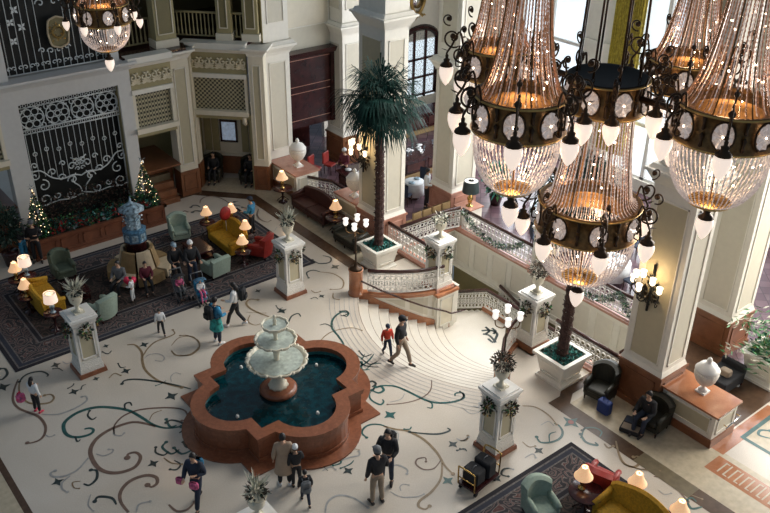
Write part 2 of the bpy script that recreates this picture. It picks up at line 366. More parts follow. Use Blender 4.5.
# scroll inlay, traced on the floor plane
def Z(ox, oy, s): return lambda *l: [at(ox + x / s, oy + y / s)[:2] for x, y in l]
A1 = Z(0, 330, 3.85); A2 = Z(0, 380, 3.85); A3 = Z(340, 240, 3.85); A4 = Z(180, 250, 3.85); A5 = Z(320, 380, 3.85); A6 = Z(460, 380, 3.85); A7 = Z(570, 340, 2.965); A8 = Z(180, 170, 6.42)
T, D, N_, B_, G_ = 'inlay_teal', 'inlay_dark', 'inlay_tan', 'inlay_brown', 'inlay_grey'
CUR = [
 (A1((490, 58), (520, 58), (545, 85), (548, 120), (560, 155), (600, 190), (650, 210), (700, 222)), .13, N_),
 (A1((548, 105), (570, 70), (600, 45), (640, 30), (672, 15), (665, 0)), .09, N_),
 (A1((555, 110), (575, 95), (610, 92), (632, 105), (625, 120), (600, 118)), .06, G_),
 (A1((470, 208), (480, 195), (520, 190), (580, 195), (640, 205), (700, 218), (735, 228)), .12, D),
 (A1((600, 215), (625, 205), (640, 195)), .06, T), (A1((660, 200), (658, 180), (675, 165), (695, 170)), .05, G_),
 (A1((700, 372), (640, 378), (590, 365), (550, 340), (500, 312), (440, 300), (370, 298), (300, 318), (250, 355), (248, 390), (270, 410), (310, 412), (350, 400), (360, 385), (345, 378), (325, 382)), .17, T),
 (A1((480, 303), (482, 285), (500, 280), (508, 292)), .1, D), (A1((345, 312), (338, 330), (355, 345), (372, 335)), .09, D), (A1((290, 412), (298, 430), (310, 422)), .08, D),
 (A2((600, 180), (560, 168), (510, 163), (450, 180), (400, 205), (365, 235), (348, 270), (355, 305), (380, 340), (420, 357), (470, 355), (520, 335), (541, 300), (525, 280), (495, 285), (490, 300)), .19, B_),
 (A1((440, 400), (440, 370), (470, 335), (520, 312), (580, 302), (660, 300), (710, 310), (722, 340), (700, 350)), .1, B_),
 (A2((440, 190), (440, 210), (465, 215), (478, 205)), .08, G_), (A2((575, 155), (590, 130), (620, 118)), .05, N_),
 (A2((370, 285), (400, 292), (430, 280), (435, 268), (418, 268)), .08, G_),
 (A2((340, 300), (300, 345), (250, 370), (205, 372), (195, 358), (212, 350)), .11, G_), (A2((270, 370), (240, 395), (240, 420), (260, 432)), .09, G_),
 (A2((350, 347), (372, 350), (372, 380), (345, 405), (322, 400)), .12, D), (A2((310, 390), (280, 395), (285, 415), (305, 418)), .06, N_),
 (A2((365, 468), (380, 450), (430, 455), (448, 480)), .13, D), (A2((350, 440), (340, 480), (360, 505)), .06, G_),
 (A2((495, 510), (465, 470), (465, 430), (500, 390), (560, 368), (600, 375), (605, 397), (585, 412), (568, 405)), .17, B_),
 (A2((525, 510), (535, 480), (578, 468)), .09, G_), (A2((650, 480), (680, 505), (720, 500), (750, 470)), .12, B_),
 (A2((600, 260), (600, 280), (630, 290), (650, 275)), .1, D), (A2((640, 240), (625, 260), (660, 285), (690, 268)), .12, T), (A2((670, 262), (700, 285), (740, 270)), .12, T), (A2((705, 240), (720, 260), (745, 250)), .1, D), (A2((630, 300), (660, 320), (700, 325)), .08, N_), (A2((655, 345), (680, 345), (695, 325), (670, 310)), .09, D), (A2((640, 165), (660, 155), (700, 165), (712, 185), (690, 205)), .12, D), (A2((640, 152), (655, 180), (680, 175)), .12, T),
 (A1((70, 190), (55, 230), (50, 270), (70, 300), (110, 318), (150, 335), (175, 370), (170, 405), (150, 425), (120, 435), (105, 435)), .13, B_),
 (A1((75, 200), (75, 240), (100, 275), (140, 285), (190, 280), (208, 262), (195, 248), (172, 252)), .11, N_),
 (A1((75, 200), (90, 180), (120, 165), (160, 160), (185, 172), (180, 180)), .11, D),
 (A1((160, 325), (220, 325), (270, 310), (310, 290), (335, 270), (330, 255), (315, 258)), .1, G_), (A1((170, 400), (190, 412), (210, 405)), .06, G_),
 (A1((0, 150), (20, 150), (28, 170), (10, 190), (0, 190)), .13, D),
 (A1((205, 150), (225, 148), (242, 158)), .07, D), (A1((240, 120), (255, 130), (275, 125)), .07, G_), (A1((420, 185), (440, 168), (465, 175)), .07, N_), (A1((455, 130), (465, 145), (485, 142)), .07, D), (A1((395, 85), (415, 92), (430, 80)), .07, D), (A1((262, 225), (280, 215), (285, 205)), .06, D), (A1((312, 228), (318, 215), (332, 210)), .06, D),
 (A1((660, 80), (680, 98), (730, 95), (765, 70)), .1, N_), (A1((660, 60), (690, 30), (740, 25), (765, 50)), .06, N_),
 (A4((415, 285), (430, 255), (455, 245), (465, 257)), .1, D),
 (A4((600, 400), (630, 370), (612, 335), (585, 300), (590, 265), (620, 240), (648, 242), (642, 256), (628, 250)), .12, T), (A4((583, 295), (560, 285), (538, 290)), .08, D),
 (A4((530, 365), (560, 330), (600, 310), (660, 300), (700, 310)), .07, N_), (A4((355, 262), (310, 245), (270, 225), (255, 205), (270, 190), (300, 192)), .12, N_), (A4((255, 240), (330, 243)), .05, N_),
 (A4((270, 250), (262, 275), (290, 290), (322, 278)), .07, N_),
 (A4((510, 38), (535, 52), (575, 48), (580, 30), (550, 22)), .11, D), (A4((495, 108), (488, 88), (512, 78), (540, 85)), .1, D), (A4((540, 85), (590, 92), (628, 118), (622, 148), (580, 152)), .09, N_), (A4((505, 155), (520, 165), (540, 160)), .07, N_), (A4((505, 188), (520, 182), (532, 190)), .06, D),
 (A4((590, 165), (590, 185), (612, 192)), .07, N_), (A4((370, 215), (380, 228), (395, 222)), .06, D), (A4((115, 435), (130, 425), (150, 425)), .05, N_), (A4((120, 455), (140, 460), (150, 448)), .05, N_),
 (A4((505, 380), (520, 372), (535, 385)), .12, D), (A4((690, 390), (710, 410), (740, 400)), .08, D), (A4((680, 440), (700, 430), (700, 460), (730, 460)), .1, T), (A4((700, 420), (730, 440), (760, 430)), .09, D),
 (A4((0, 405), (40, 405), (72, 380), (70, 350), (30, 330), (0, 330)), .08, N_),
 (A3((0, 275), (22, 272), (32, 282), (12, 292), (0, 288)), .08, D), (A3((55, 500), (90, 480), (110, 465), (130, 440)), .1, T), (A3((75, 470), (100, 485), (150, 490)), .09, D), (A3((60, 440), (85, 455), (95, 440)), .07, T), (A3((100, 500), (125, 478), (160, 475)), .07, T),
 (A5((182, 32), (200, 42), (215, 20)), .12, D), (A5((180, 15), (200, 5), (215, 15), (200, 28)), .12, D), (A5((200, 40), (225, 50), (245, 40), (235, 25), (220, 30)), .13, T),
 (A5((215, 28), (240, 22), (290, 25), (340, 45), (400, 75), (450, 88), (510, 85), (552, 70), (548, 50), (522, 52), (520, 62)), .13, T), (A5((405, 78), (430, 90), (430, 108), (412, 105)), .08, T),
 (A5((430, 0), (425, 40), (390, 70), (330, 88), (260, 95)), .07, B_), (A5((190, 50), (195, 75), (230, 95), (245, 85), (240, 75)), .1, T), (A5((270, 85), (310, 75), (325, 55)), .05, G_),
 (A5((180, 222), (162, 205), (170, 185), (195, 172), (230, 172), (260, 182)), .1, T), (A5((245, 178), (290, 190), (340, 198), (400, 230), (450, 280), (480, 330), (512, 362)), .13, N_),
 (A5((345, 200), (400, 207), (460, 208), (500, 195), (490, 185)), .11, D), (A5((325, 190), (345, 190), (352, 180)), .08, T), (A5((270, 190), (300, 205), (300, 230)), .07, G_),
 (A5((470, 320), (465, 380), (430, 430), (385, 465), (380, 488), (405, 498), (422, 486)), .12, N_), (A5((465, 310), (440, 340), (400, 345), (370, 325), (375, 305), (405, 300), (408, 315)), .08, B_),
 (A5((260, 335), (300, 328), (335, 345), (335, 362)), .09, G_), (A5((20, 512), (30, 470), (70, 445), (130, 455), (185, 492)), .1, G_), (A5((270, 430), (310, 450), (370, 450), (400, 440)), .06, G_), (A5((312, 428), (308, 412), (320, 402), (342, 405)), .05, G_),
 (A5((10, 350), (40, 335), (60, 345)), .07, G_), (A5((50, 330), (80, 320), (75, 300)), .08, T), (A5((85, 310), (110, 300), (150, 290), (150, 275)), .09, G_), (A5((80, 340), (115, 325), (130, 310)), .07, T), (A5((10, 330), (30, 350)), .06, D), (A5((120, 262), (150, 270)), .05, N_),
 (A5((525, 225), (550, 235), (572, 220)), .08, G_), (A5((528, 272), (555, 265), (565, 275)), .08, D), (A5((545, 105), (580, 130), (610, 125)), .05, G_), (A5((590, 100), (610, 105), (615, 90)), .1, G_), (A5((725, 372), (700, 365), (705, 345), (730, 340)), .09, D),
 (A6((295, 220), (310, 240), (350, 240), (385, 225), (395, 200), (380, 175), (362, 168)), .12, T), (A6((345, 240), (345, 210), (370, 200)), .07, T), (A6((465, 210), (485, 240), (528, 252), (520, 240)), .14, T), (A6((468, 222), (480, 188), (520, 185), (545, 200), (538, 218)), .09, T), (A6((470, 195), (485, 180)), .1, D),
 (A6((600, 235), (610, 280), (630, 320), (670, 335), (695, 315), (685, 295), (668, 297)), .12, N_), (A6((240, 100), (290, 105), (340, 135), (372, 172)), .09, N_), (A6((310, 175), (340, 160), (360, 175)), .05, G_),
 (A6((630, 325), (700, 345), (770, 350)), .07, N_), (A6((250, 300), (280, 285), (292, 300)), .08, G_), (A6((160, 360), (180, 340), (205, 345)), .07, G_), (A6((240, 238), (265, 258), (290, 255)), .07, N_), (A6((0, 235), (25, 230), (30, 215)), .09, N_), (A6((0, 45), (15, 60), (0, 80)), .08, D), (A6((0, 265), (25, 272)), .06, D), (A6((555, 245), (570, 262), (590, 255)), .1, N_),
 (A7((205, 383), (260, 390), (310, 420), (340, 450), (392, 472)), .07, N_), (A7((248, 405), (280, 412), (320, 445), (350, 480)), .09, B_), (A7((345, 475), (360, 500), (392, 495)), .12, T), (A7((340, 478), (360, 468), (375, 480)), .08, T), (A7((262, 445), (280, 458), (300, 455)), .06, G_),
 (A7((593, 270), (565, 268), (560, 282), (593, 292)), .13, T),
 (A8((128, 215), (135, 190), (170, 172), (225, 170), (280, 190), (312, 212)), .1, B_), (A8((70, 240), (85, 228), (110, 228), (130, 240)), .14, D), (A8((80, 272), (100, 262), (135, 265), (150, 250)), .16, D), (A8((15, 272), (30, 262), (48, 270)), .1, B_), (A8((440, 215), (460, 205), (480, 218)), .1, B_), (A8((400, 240), (430, 245)), .12, D),
 (A8((505, 250), (495, 290), (520, 320), (560, 335), (582, 325)), .1, B_), (A8((500, 270), (500, 340), (540, 380), (600, 392), (620, 370)), .06, G_), (A8((350, 205), (375, 200)), .16, D), (A8((350, 225), (385, 230)), .12, D),
]
for P, w, m in CUR:
    S = spline([(p[0], p[1], 0) for p in P], 5); ribbon(S, w, m)
    dot(S[0] if m in (T, D) else S[-1], w * .46, m)
def diamond(c, r, m, m2=None):
    c = Vector((c[0], c[1], 0)); vs = []
    for i in range(8): a = PI / 4 * i; rr = r if i % 2 == 0 else r * .42; vs.append((c.x + rr * math.cos(a), c.y + rr * math.sin(a)))
    poly(vs, m, .006)
    if m2: dot(c, r * .3, m2)
for P, r, m in [(A1((555, 57), (285, 238), (485, 158), (215, 135)), .2, D), (A1((660, 255), (12, 220)), .26, D), (A1((408, 62), (370, 188)), .14, D), (A2((590, 322), (222, 393)), .2, D),
                (A4((597, 65)), .25, D) if False else (A4((597, 65), (392, 235)), .24, D), (A4((165, 397), (300, 158), (545, 178)), .16, D), (A5((270, 135),), .26, T), (A5((512, 248), (108, 350)), .2, D), (A6((427, 163),), .34, T), (A6((303, 272), (140, 378)), .2, D), (A5((492, 388),), .22, T)]:
    for c in P: diamond(c, r * .85, m, 'inlay_red' if r > .3 else None)
# dotted tactile band and fine lines before the first step
for k in range(1, 7):
    ribbon([(x - .16 * k, y * (1 + .02 * k)) for x, y in arc], .018, 'inlay_grey', .006, False)
# restaurant level beyond the stair well
F.mats.append('restaurant_tile')
rect(EX, 34, 5.0, 30, 'restaurant_tile', .0); rect(EX, 34, -22, -5.0, 'floor_marble', .0); rect(11.4, 34, -5.0, 5.0, 'restaurant_tile', 0)
rect(12.2, 34, -12, -5.0, 'restaurant_tile', .003)
rect(9.4, 11.6, -16, -8.9, 'border_cream', .002); rect(9.35, 12.25, -8.5, -5.1, 'band_brown', .002)
rect(11.3, 11.42, -16, -8.9, 'inlay_teal', .004); rect(9.3, 9.42, -16, -8.9, 'inlay_teal', .004); rect(9.3, 11.42, -8.95, -8.83, 'inlay_teal', .0085)
fl = struct(F.build('floor'))

# lower floor of the well
m = MB('olive_dark'); m.box(EX, 11.6, -5, 5, -3.6, -3.5); struct(m.build('floor')).name = 'floor_lower'

# ---- void walls
def panel_wall(m, p0, p1, z0, z1, n, nrm, fr='cream_white', pa='cream', mg=.12, th=.03):
    # rectangular mouldings standing proud of a wall from p0 to p1
    p0 = Vector((p0[0], p0[1], 0)); p1 = Vector((p1[0], p1[1], 0)); nv = Vector((nrm[0], nrm[1], 0)); L = (p1 - p0).length; d = (p1 - p0) / L
    ang = math.atan2(d.y, d.x); w = L / n; sv = m.M.copy()
    sgn = 1 if (Matrix.Rotation(ang, 3, 'Z') @ Vector((0, 1, 0))).dot(nv) > 0 else -1
    for i in range(n):
        m.M = sv @ Matrix.Translation(p0 + d * (w * i)) @ Matrix.Rotation(ang, 4, 'Z')
        a, b, c, e = mg, w - mg, z0 + mg, z1 - mg; t = sgn * th
        y0, y1 = min(0, t), max(0, t); q = .035
        m.box(a, b, y0, y1, c, c + q, fr); m.box(a, b, y0, y1, e - q, e, fr); m.box(a, a + q, y0, y1, c, e, fr); m.box(b - q, b, y0, y1, c, e, fr)
        y2 = sgn * .004; m.add([(a + q, y2, c + q), (b - q, y2, c + q), (b - q, y2, e - q), (a + q, y2, e - q)], [(0, 1, 2, 3)], pa)
    m.M = sv
m = MB('cream_white'); m.box(11.4, 11.6, -5, 5, -1.5, -.03); m.box(11.45, 11.6, -5, 5, -3.5, -1.5, 'olive_dark')  # olive lower wall paints in the shade down in the well
panel_wall(m, (11.4, 5), (11.4, -5), -1.45, -.05, 10, (-1, 0), 'cream_white', 'panel_light'); m.box(11.32, 11.7, -5, 5, -.03, .06, 'pink_marble'); m.box(11.36, 11.4, -5, 5, -.2, -.03, 'cream_white'); m.box(11.3, 11.4, -5, 5, -1.6, -1.48, 'cream_white')
struct(m.build('wall_well_far'))
m = MB('cream_white'); m.box(8.62, 11.4, 5.0, 5.15, -3.5, -.02); panel_wall(m, (8.7, 5), (11.4, 5), -1.45, -.05, 3, (0, -1)); m.box(8.6, 11.4, 4.93, 5.2, -.02, .06, 'pink_marble'); struct(m.build('wall_well_left'))
m = MB('cream_white'); m.box(8.62, 11.4, -5.15, -5.0, -3.5, -.02); m.box(8.6, 11.4, -5.2, -4.93, -.02, .06, 'pink_marble'); struct(m.build('wall_well_right'))
m = MB('cream_white')
for s in (1, -1): m.box(8.5, 8.62, min(s * 1.8, s * 5), max(s * 1.8, s * 5), -3.5, -.02); m.box(8.3, 8.72, min(s * 2.6, s * 5.6), max(s * 2.6, s * 5.6), .0, .08, 'pink_marble')
struct(m.build('wall_well_near'))

# ---- staircase
st = thing('grand_staircase', 'pale marble staircase fanning down from the fountain floor between two curved balustrades', 'staircase', (0, 0, 0))
for k in range(STAIR_N):
    a = nosing(k, grow=.05); b = nosing(k + 1, grow=.05); z = -.16 * (k + 1) ; pl = a + list(reversed(b))
    m = MB('stair_marble'); n = len(a)
    m.add([(x, y, z + .0) for x, y in pl], [tuple(range(len(pl)))])
    z1 = z + .16
    m.add([(x, y, z1 - .0) for x, y in a] + [(x, y, z - .0) for x, y in a], [(i, i + 1, n + i + 1, n + i) for i in range(n - 1)])
    m.add([(x - .0, y, z1 + .002) for x, y in a] + [(x - .016, y, z1 + .002) for x, y in a], [(i, i + 1, n + i + 1, n + i) for i in range(n - 1)], 'inlay_brown')
    m.build('step', st)
m = MB('stair_marble'); a = nosing(10, grow=.05)
pl = a + [(8.62, -1.8), (9.95, -1.8), (9.95, 1.8), (8.62, 1.8)]; z = -1.6
n = len(a); m.add([(x, y, z) for x, y in pl], [tuple(range(len(pl)))]); m.add([(x, y, z + .0) for x, y in a] + [(x, y, z - .16) for x, y in a], [(i, i + 1, n + i + 1, n + i) for i in range(n - 1)])
LI = [[(545, 350), (580, 348), (605, 360), (600, 378)], [(560, 335), (575, 350), (560, 362)], [(570, 380), (590, 395), (600, 378)], [(585, 340), (600, 352), (590, 362)], [(550, 362), (575, 368), (600, 395)]]
for l in LI:
    P = spline([at(340 + x / 3.85, 240 + y / 3.85, -1.6) for x, y in l], 4)
    for i in range(len(P) - 1):
        t = (P[i + 1] - P[i]).normalized(); q = Vector((-t.y, t.x, 0)) * .045
        m.add([P[i] + q + Vector((0, 0, .006)), P[i] - q + Vector((0, 0, .006)), P[i + 1] - q + Vector((0, 0, .006)), P[i + 1] + q + Vector((0, 0, .006))], [(0, 1, 2, 3)], 'inlay_dark')
m.box(9.95, 10.05, -1.8, 1.8, -3.5, -1.6, 'cream_white'); m.build('landing', st)
for s in (1, -1):
    for k in range(8):
        m = MB('stair_marble'); y0 = s * (1.8 + .3 * k); y1 = y0 + s * .3; z = -1.6 - .16 * (k + 1)
        m.box(8.62, 10.0, min(y0, y1), max(y0, y1), z - .16, z); m.build('step', st)
    m = MB('cream_white'); S = [side_pt(i / 20) for i in range(21)]
    # curved side wall with panels, string band and cap
    def wallstrip(off0, off1, zt, zb, mt):
        vs = []; fs = []
        for i, (x, y) in enumerate(S):
            x0, y0 = S[max(i - 1, 0)]; x1, y1 = S[min(i + 1, 20)]; t = Vector((x1 - x0, y1 - y0)).normalized(); nv = Vector((t.y, -t.x))
            if nv.y > 0: nv = -nv
            A_ = (x + nv.x * off0, (y + nv.y * off0) * s); B2 = (x + nv.x * off1, (y + nv.y * off1) * s)
            za, zb_ = zt(i / 20), zb(i / 20); vs += [(A_[0], A_[1], za), (A_[0], A_[1], zb_), (B2[0], B2[1], zb_), (B2[0], B2[1], za)]
        for i in range(20):
            for j in range(4): fs.append((i * 4 + j, i * 4 + (j + 1) % 4, i * 4 + 4 + (j + 1) % 4, i * 4 + 4 + j))
        m.add(vs, fs, mt)
    wallstrip(.0, -.16, lambda t: -.02, lambda t: -2.2, 'cream_white')
    wallstrip(.05, -.22, lambda t: .09, lambda t: -.03, 'orange_marble')
    wallstrip(.035, 0, lambda t: min(-.03, -1.6 * t + .16), lambda t: -1.6 * t - .3, 'orange_marble')
    for (i0, i1) in ((5, 9), (10, 14), (15, 19)):
        SS = S; 
        vs = []; fs = []
        for i in range(i0, i1 + 1):
            x, y = S[i]; x0, y0 = S[i - 1]; x1, y1 = S[min(i + 1, 20)]; t = Vector((x1 - x0, y1 - y0)).normalized(); nv = Vector((t.y, -t.x)); nv = -nv if nv.y > 0 else nv
            for zz in (-.12, -1.6 * i / 20 + .28): vs.append((x + nv.x * .012, (y + nv.y * .012) * s, min(zz, -.12)))
        for i in range(i1 - i0): fs.append((2 * i, 2 * i + 1, 2 * i + 3, 2 * i + 2))
        m.add(vs, fs, 'panel_pale')
    m.build('side_wall', st)
m = MB('orange_marble'); m.box(9.9, 10.1, -1.8, 1.8, -1.62, -1.45); m.build('curb', st)

# ---- balustrades
def path_pts(P, step):
    out = []; acc = 0; P = [Vector(p) for p in P]
    tot = sum((b - a).length for a, b in zip(P, P[1:])); n = max(1, round(tot / step)); w = tot / n; i = 0; pos = 0
    seg = 0; rem = 0
    for k in range(n + 1):
        d = k * w; acc = 0
        for a, b in zip(P, P[1:]):
            l = (b - a).length
            if d <= acc + l + 1e-6: out.append(a + (b - a) * min(1, (d - acc) / l)); break
            acc += l
    return out
def balustrade(P, h, label, cell=.2, rail='rail_wood', name='balustrade'):
    t = thing(name, label, 'balustrade', tuple(P[0])); o = Vector(P[0])
    P = [Vector(p) - o for p in P]
    up = Vector((0, 0, 1))
    m = MB(rail); m.tube([p + up * h for p in P], .055, 8, rail); m.tube([p + up * (h - .05) for p in P], .035, 6, rail); m.build('handrail', t)
    m = MB('white_paint'); m.tube([p + up * .06 for p in P], .035, 4); m.tube([p + up * (h - .12) for p in P], .02, 4); m.build('bottom_rail', t)
    m = MB('white_paint'); Q = path_pts(P, cell)
    for i in range(len(Q)):
        m.tube([Q[i] + up * .06, Q[i] + up * (h - .1)], .019, 4, sm=False)
        if i < len(Q) - 1:
            a, b = Q[i], Q[i + 1]; d = b - a; c = a + d * .5
            for (zz, rr) in ((.2, .38), (.44, .46), (.7, .38)):
                pts = [c + d * (rr * math.cos(2 * PI * k / 8)) + up * (zz * h + rr * cell * math.sin(2 * PI * k / 8)) for k in range(9)]
                m.tube(pts, .015, 3, sm=False, cap=False)
            m.add([c + d * -.2 + up * h * .44, c + up * h * .53, c + d * .2 + up * h * .44, c + up * h * .35], [(0, 1, 2, 3)])
    m.build('scroll_panel', t)
    m = MB('white_paint')
    return t
S = [side_pt(i / 10) for i in range(11)]
cv = [(x + .0, y + .09, .09) for x, y in S[1:10]]
balustrade(cv, .88, 'curved white scrollwork balustrade with dark handrail on the left side of the fan stairs', .2)
balustrade([(x, -y, z) for x, y, z in cv], .88, 'curved white scrollwork balustrade with dark handrail on the right side of the fan stairs', .2)
balustrade([(8.45, 5.55, .08), (8.45, 2.75, .08)], .88, 'straight white balustrade between the tall palm planter and the garlanded pedestal')
balustrade([(8.5, -2.75, .08), (8.5, -5.3, .08)], .88, 'straight white balustrade behind the palm planter below the central chandelier')
balustrade([(8.6, 5.05, .06), (10.9, 5.05, .06), (11.5, 4.9, .06)], .88, 'white scrollwork balustrade in front of the row of tan dining chairs')
balustrade([(11.5, 4.75, .06), (11.5, .85, .06)], .88, 'white balustrade hung with a green garland over the far side of the stair well')
balustrade([(11.5, .2, .06), (11.5, -4.9, .06)], .88, 'white balustrade on the far side of the stair well behind the lower centre chandelier')
balustrade([(8.7, -5.05, .06), (11.4, -5.05, .06)], .88, 'white balustrade across the right end of the stair well')
balustrade([(9.97, -1.7, -1.5), (9.97, 1.7, -1.5), (9.97, 4.0, -2.75)], .82, 'low white balustrade bordering the stair landing and bending down with the lower flight')
balustrade([(11.2, 2.2, -2.0), (11.2, -.6, -2.9)], .8, 'sloping dark railed balustrade low in the stair well against the far wall')
# slim wall handrail along the curved stair wall
def handrail(s, label):
    P = [(x - .02, (y - .16) * s, .62 - 1.55 * i / 10) for i, (x, y) in enumerate(S)] + [(8.7, 1.5 * s, -.95)]
    t = thing('stair_handrail', label, 'handrail', P[0]); o = Vector(P[0])
    m = MB('rail_wood'); m.tube([Vector(p) - o for p in spline(P, 3)], .032, 6); m.build('rail', t)
    for i in (2, 5, 8):
        b = MB('brass'); p = Vector(P[i]) - o; b.tube([p, p + Vector((0, .06 * s, -.05)), p + Vector((0, .15 * s, -.05))], .012, 5); b.build('bracket', t)
handrail(1, 'slim dark handrail sloping down below the left curved balustrade')
handrail(-1, 'slim dark handrail sloping down below the right curved balustrade')

# ================================================================= COLUMNS
def column(label, x0, x1, y0, y1, zb, zc, top=13., base='wood_dado', pan='panel_pale', loc=None, pan_shade=None):
    cx, cy = (x0 + x1) / 2, (y0 + y1) / 2; a, b = (x1 - x0) / 2, (y1 - y0) / 2
    t = thing('column', label, 'column', (cx, cy, 0))
    m = MB(base); m.box(-a - .06, a + .06, -b - .06, b + .06, 0, zb); m.box(-a - .1, a + .1, -b - .1, b + .1, zb - .08, zb + .0); m.box(-a - .1, a + .1, -b - .1, b + .1, 0, .16)
    for (p0, p1, nr) in (((-a - .06, b), (-a - .06, -b), (-1, 0)), ((-a, -b - .06), (a, -b - .06), (0, -1))): panel_wall(m, p0, p1, .2, zb - .12, 1, nr, base, base, .1)
    m.build('base', t)
    m = MB('cream_white'); m.box(-a, a, -b, b, zb, top); m.frus(0, 0, zb, zb + .14, a + .06, b + .06, a + .01, b + .01); m.build('shaft', t)
    def faces(z0, z1, nm):
        m = MB('cream_white', pan_shade or pan, pan)
        panel_wall(m, (-a, b), (-a, -b), z0, z1, 1, (-1, 0), 'cream_white', pan_shade or pan, .17, .03); panel_wall(m, (-a, -b), (a, -b), z0, z1, 1, (0, -1), 'cream_white', pan, .17, .03)  # -x panel can take a darker tan, painting in its shaded side
        panel_wall(m, (a, b), (a, -b), z0, z1, 1, (1, 0), 'cream_white', pan, .17, .03); panel_wall(m, (-a, b), (a, b), z0, z1, 1, (0, 1), 'cream_white', pan, .17, .03)
        m.build(nm, t)
    faces(zb + .12, zc - .2, 'panel_moulding')
    if top > zc + 1.5: faces(zc + .9, top, 'upper_panel_moulding')
    m = MB('cream_white')
    for (z, w0, w1, hh) in ((0, .03, .05, .07), (.07, .05, .12, .12), (.19, .12, .2, .16), (.35, .24, .24, .07), (.42, .16, .1, .12)): m.frus(0, 0, zc + z, zc + z + hh, a + w0, b + w0, a + w1, b + w1)
    m.build('cornice', t)
    return t
column('cream column behind the tall palm tree, with a candle sconce', 8.2, 9.25, 5.65, 7.1, 1.1, 8.2, 13, 'pink_marble', 'panel_pale', pan_shade='panel_tan')
column('cream column with glowing sconce between the dark armchairs and the lidded urn', 8.15, 9.22, -6.8, -5.5, 1.35, 6.8, 13, 'wood_dado', 'panel_pale', pan_shade='panel_tan')
column('cream column on a pink marble base between palm crown and chandelier lamps', 11.8, 13.05, 5.75, 6.95, 1.15, 5.9, 13, 'pink_marble')
column('far right cream column on a polished brown base beside the leafy planter', 12.3, 13.5, -6.35, -5.1, 1.25, 6.6, 13, 'wood_dado')
column('narrow cream column beside the maroon shutter, left of the palm', 11.55, 12.8, 12.7, 13.9, 1.35, 5.9, 13, 'wood_dado')

# ---- low walls with marble tops
def low_wall(label, x0, x1, y0, y1, h, top):
    t = thing('low_wall', label, 'low wall', ((x0 + x1) / 2, (y0 + y1) / 2, 0)); a, b = (x1 - x0) / 2, (y1 - y0) / 2
    m = MB('cream_white'); m.box(-a, a, -b, b, .25, h - .06)
    panel_wall(m, (-a, b), (-a, -b), .28, h - .06, 1, (-1, 0), 'cream_white', 'panel_tan', .12); panel_wall(m, (-a, -b), (a, -b), .28, h - .06, 1, (0, -1), 'cream_white', 'panel_pale', .12); m.build('body', t)  # tan panel paints the -x side as shaded, pale one as lit
    m = MB('wood_dado'); m.box(-a - .04, a + .04, -b - .04, b + .04, 0, .26); m.build('skirting', t)
    m = MB(top); m.box(-a - .07, a + .07, -b - .07, b + .07, h - .06, h); m.build('top_slab', t)
    return t
low_wall('low panelled wall with orange marble top holding the lidded urn, right of the sconce column', 8.25, 9.3, -8.55, -6.88, 1.1, 'orange_marble')
low_wall('low wall with pink marble top between the palm column and the side table', 8.25, 9.2, 7.2, 8.7, 1.1, 'pink_marble')
low_wall('low wall with pink marble top at the left corner pilaster', 7.85, 8.95, 10.95, 12.85, 1.1, 'pink_marble')
m = MB('cream_white'); struct
tt = thing('wall_grab_rail', 'short metal handrail on the end of the orange topped low wall', 'handrail', (8.7, -8.72, .72))
m = MB('chrome'); m.tube([(-.25, -.06, 0), (.4, -.06, .12)], .02, 6); m.build('bar', tt)
for x in (-.2, .35):
    m = MB('brass'); m.tube([(x, .05, .02 + (x + .25) * .18), (x, -.06, .01 + (x + .25) * .18)], .014, 5); m.build('bracket', tt)

def urn(label, loc, s=1., name='lidded_urn'):
    t = thing(name, label, 'urn', loc)
    m = MB('white_paint'); m.box(-.14 * s, .14 * s, -.14 * s, .14 * s, 0, .05 * s)
    m.lathe([(.12 * s, .05 * s), (.13 * s, .08 * s), (.06 * s, .14 * s), (.05 * s, .2 * s), (.09 * s, .24 * s)], 16); m.build('foot', t)
    m = MB('carved_white'); m.lathe([(.08 * s, .22 * s), (.18 * s, .3 * s), (.27 * s, .45 * s), (.3 * s, .6 * s), (.29 * s, .7 * s)], 24, lobes=12, la=.06); m.build('bowl', t)
    m = MB('white_paint'); m.lathe([(.31 * s, .69 * s), (.32 * s, .73 * s), (.27 * s, .78 * s), (.22 * s, .86 * s), (.1 * s, .92 * s), (.05 * s, .95 * s), (.075 * s, 1.0 * s), (.05 * s, 1.06 * s), (.01 * s, 1.1 * s)], 20); m.build('lid', t)
urn('large white lidded urn on the orange marble topped wall at lower right', (8.85, -7.7, 1.1), 1.05)
urn('white lidded urn on the pink marble wall beside the maroon shutter', (8.45, 11.7, 1.1), 1.15)
urn('white lidded urn on the pink marble wall next to the palm column', (8.6, 7.9, 1.1), 1.1)

# ================================================================= LEFT END WALL
YF = 13.8
m = MB('grille_frame')
for s in (1, -1):
    m.box(*((1.95, 2.45) if s > 0 else (-2.45, -1.75)), YF, YF + .5, 0, 6.0); m.box(min(s * 1.85, s * 2.2), max(s * 1.85, s * 2.2), YF + .15, YF + .6, 6.2, 13)
    m.box(min(s * 1.83, s * 1.9) + .1, max(s * 1.83, s * 1.9) + .1, YF + .1, YF + .35, .8, 5.35, 'olive_wall')
m.box(-1.75, 1.95, YF, YF + .5, 5.35, 6.0)
for (z0, z1, o0, o1) in ((5.88, 5.98, .04, .1), (5.98, 6.12, .1, .22), (6.12, 6.2, .26, .26)): m.frus(0, YF + .25, z0, z1, 2.45 + o0, .25 + o0, 2.45 + o1, .25 + o1)
struct(m.build('wall_left'))
m = MB('black_void'); m.box(-2.2, 2.2, YF + .62, YF + .7, 0, 13); struct(m.build('wall_back')).name = 'wall_behind_grille'

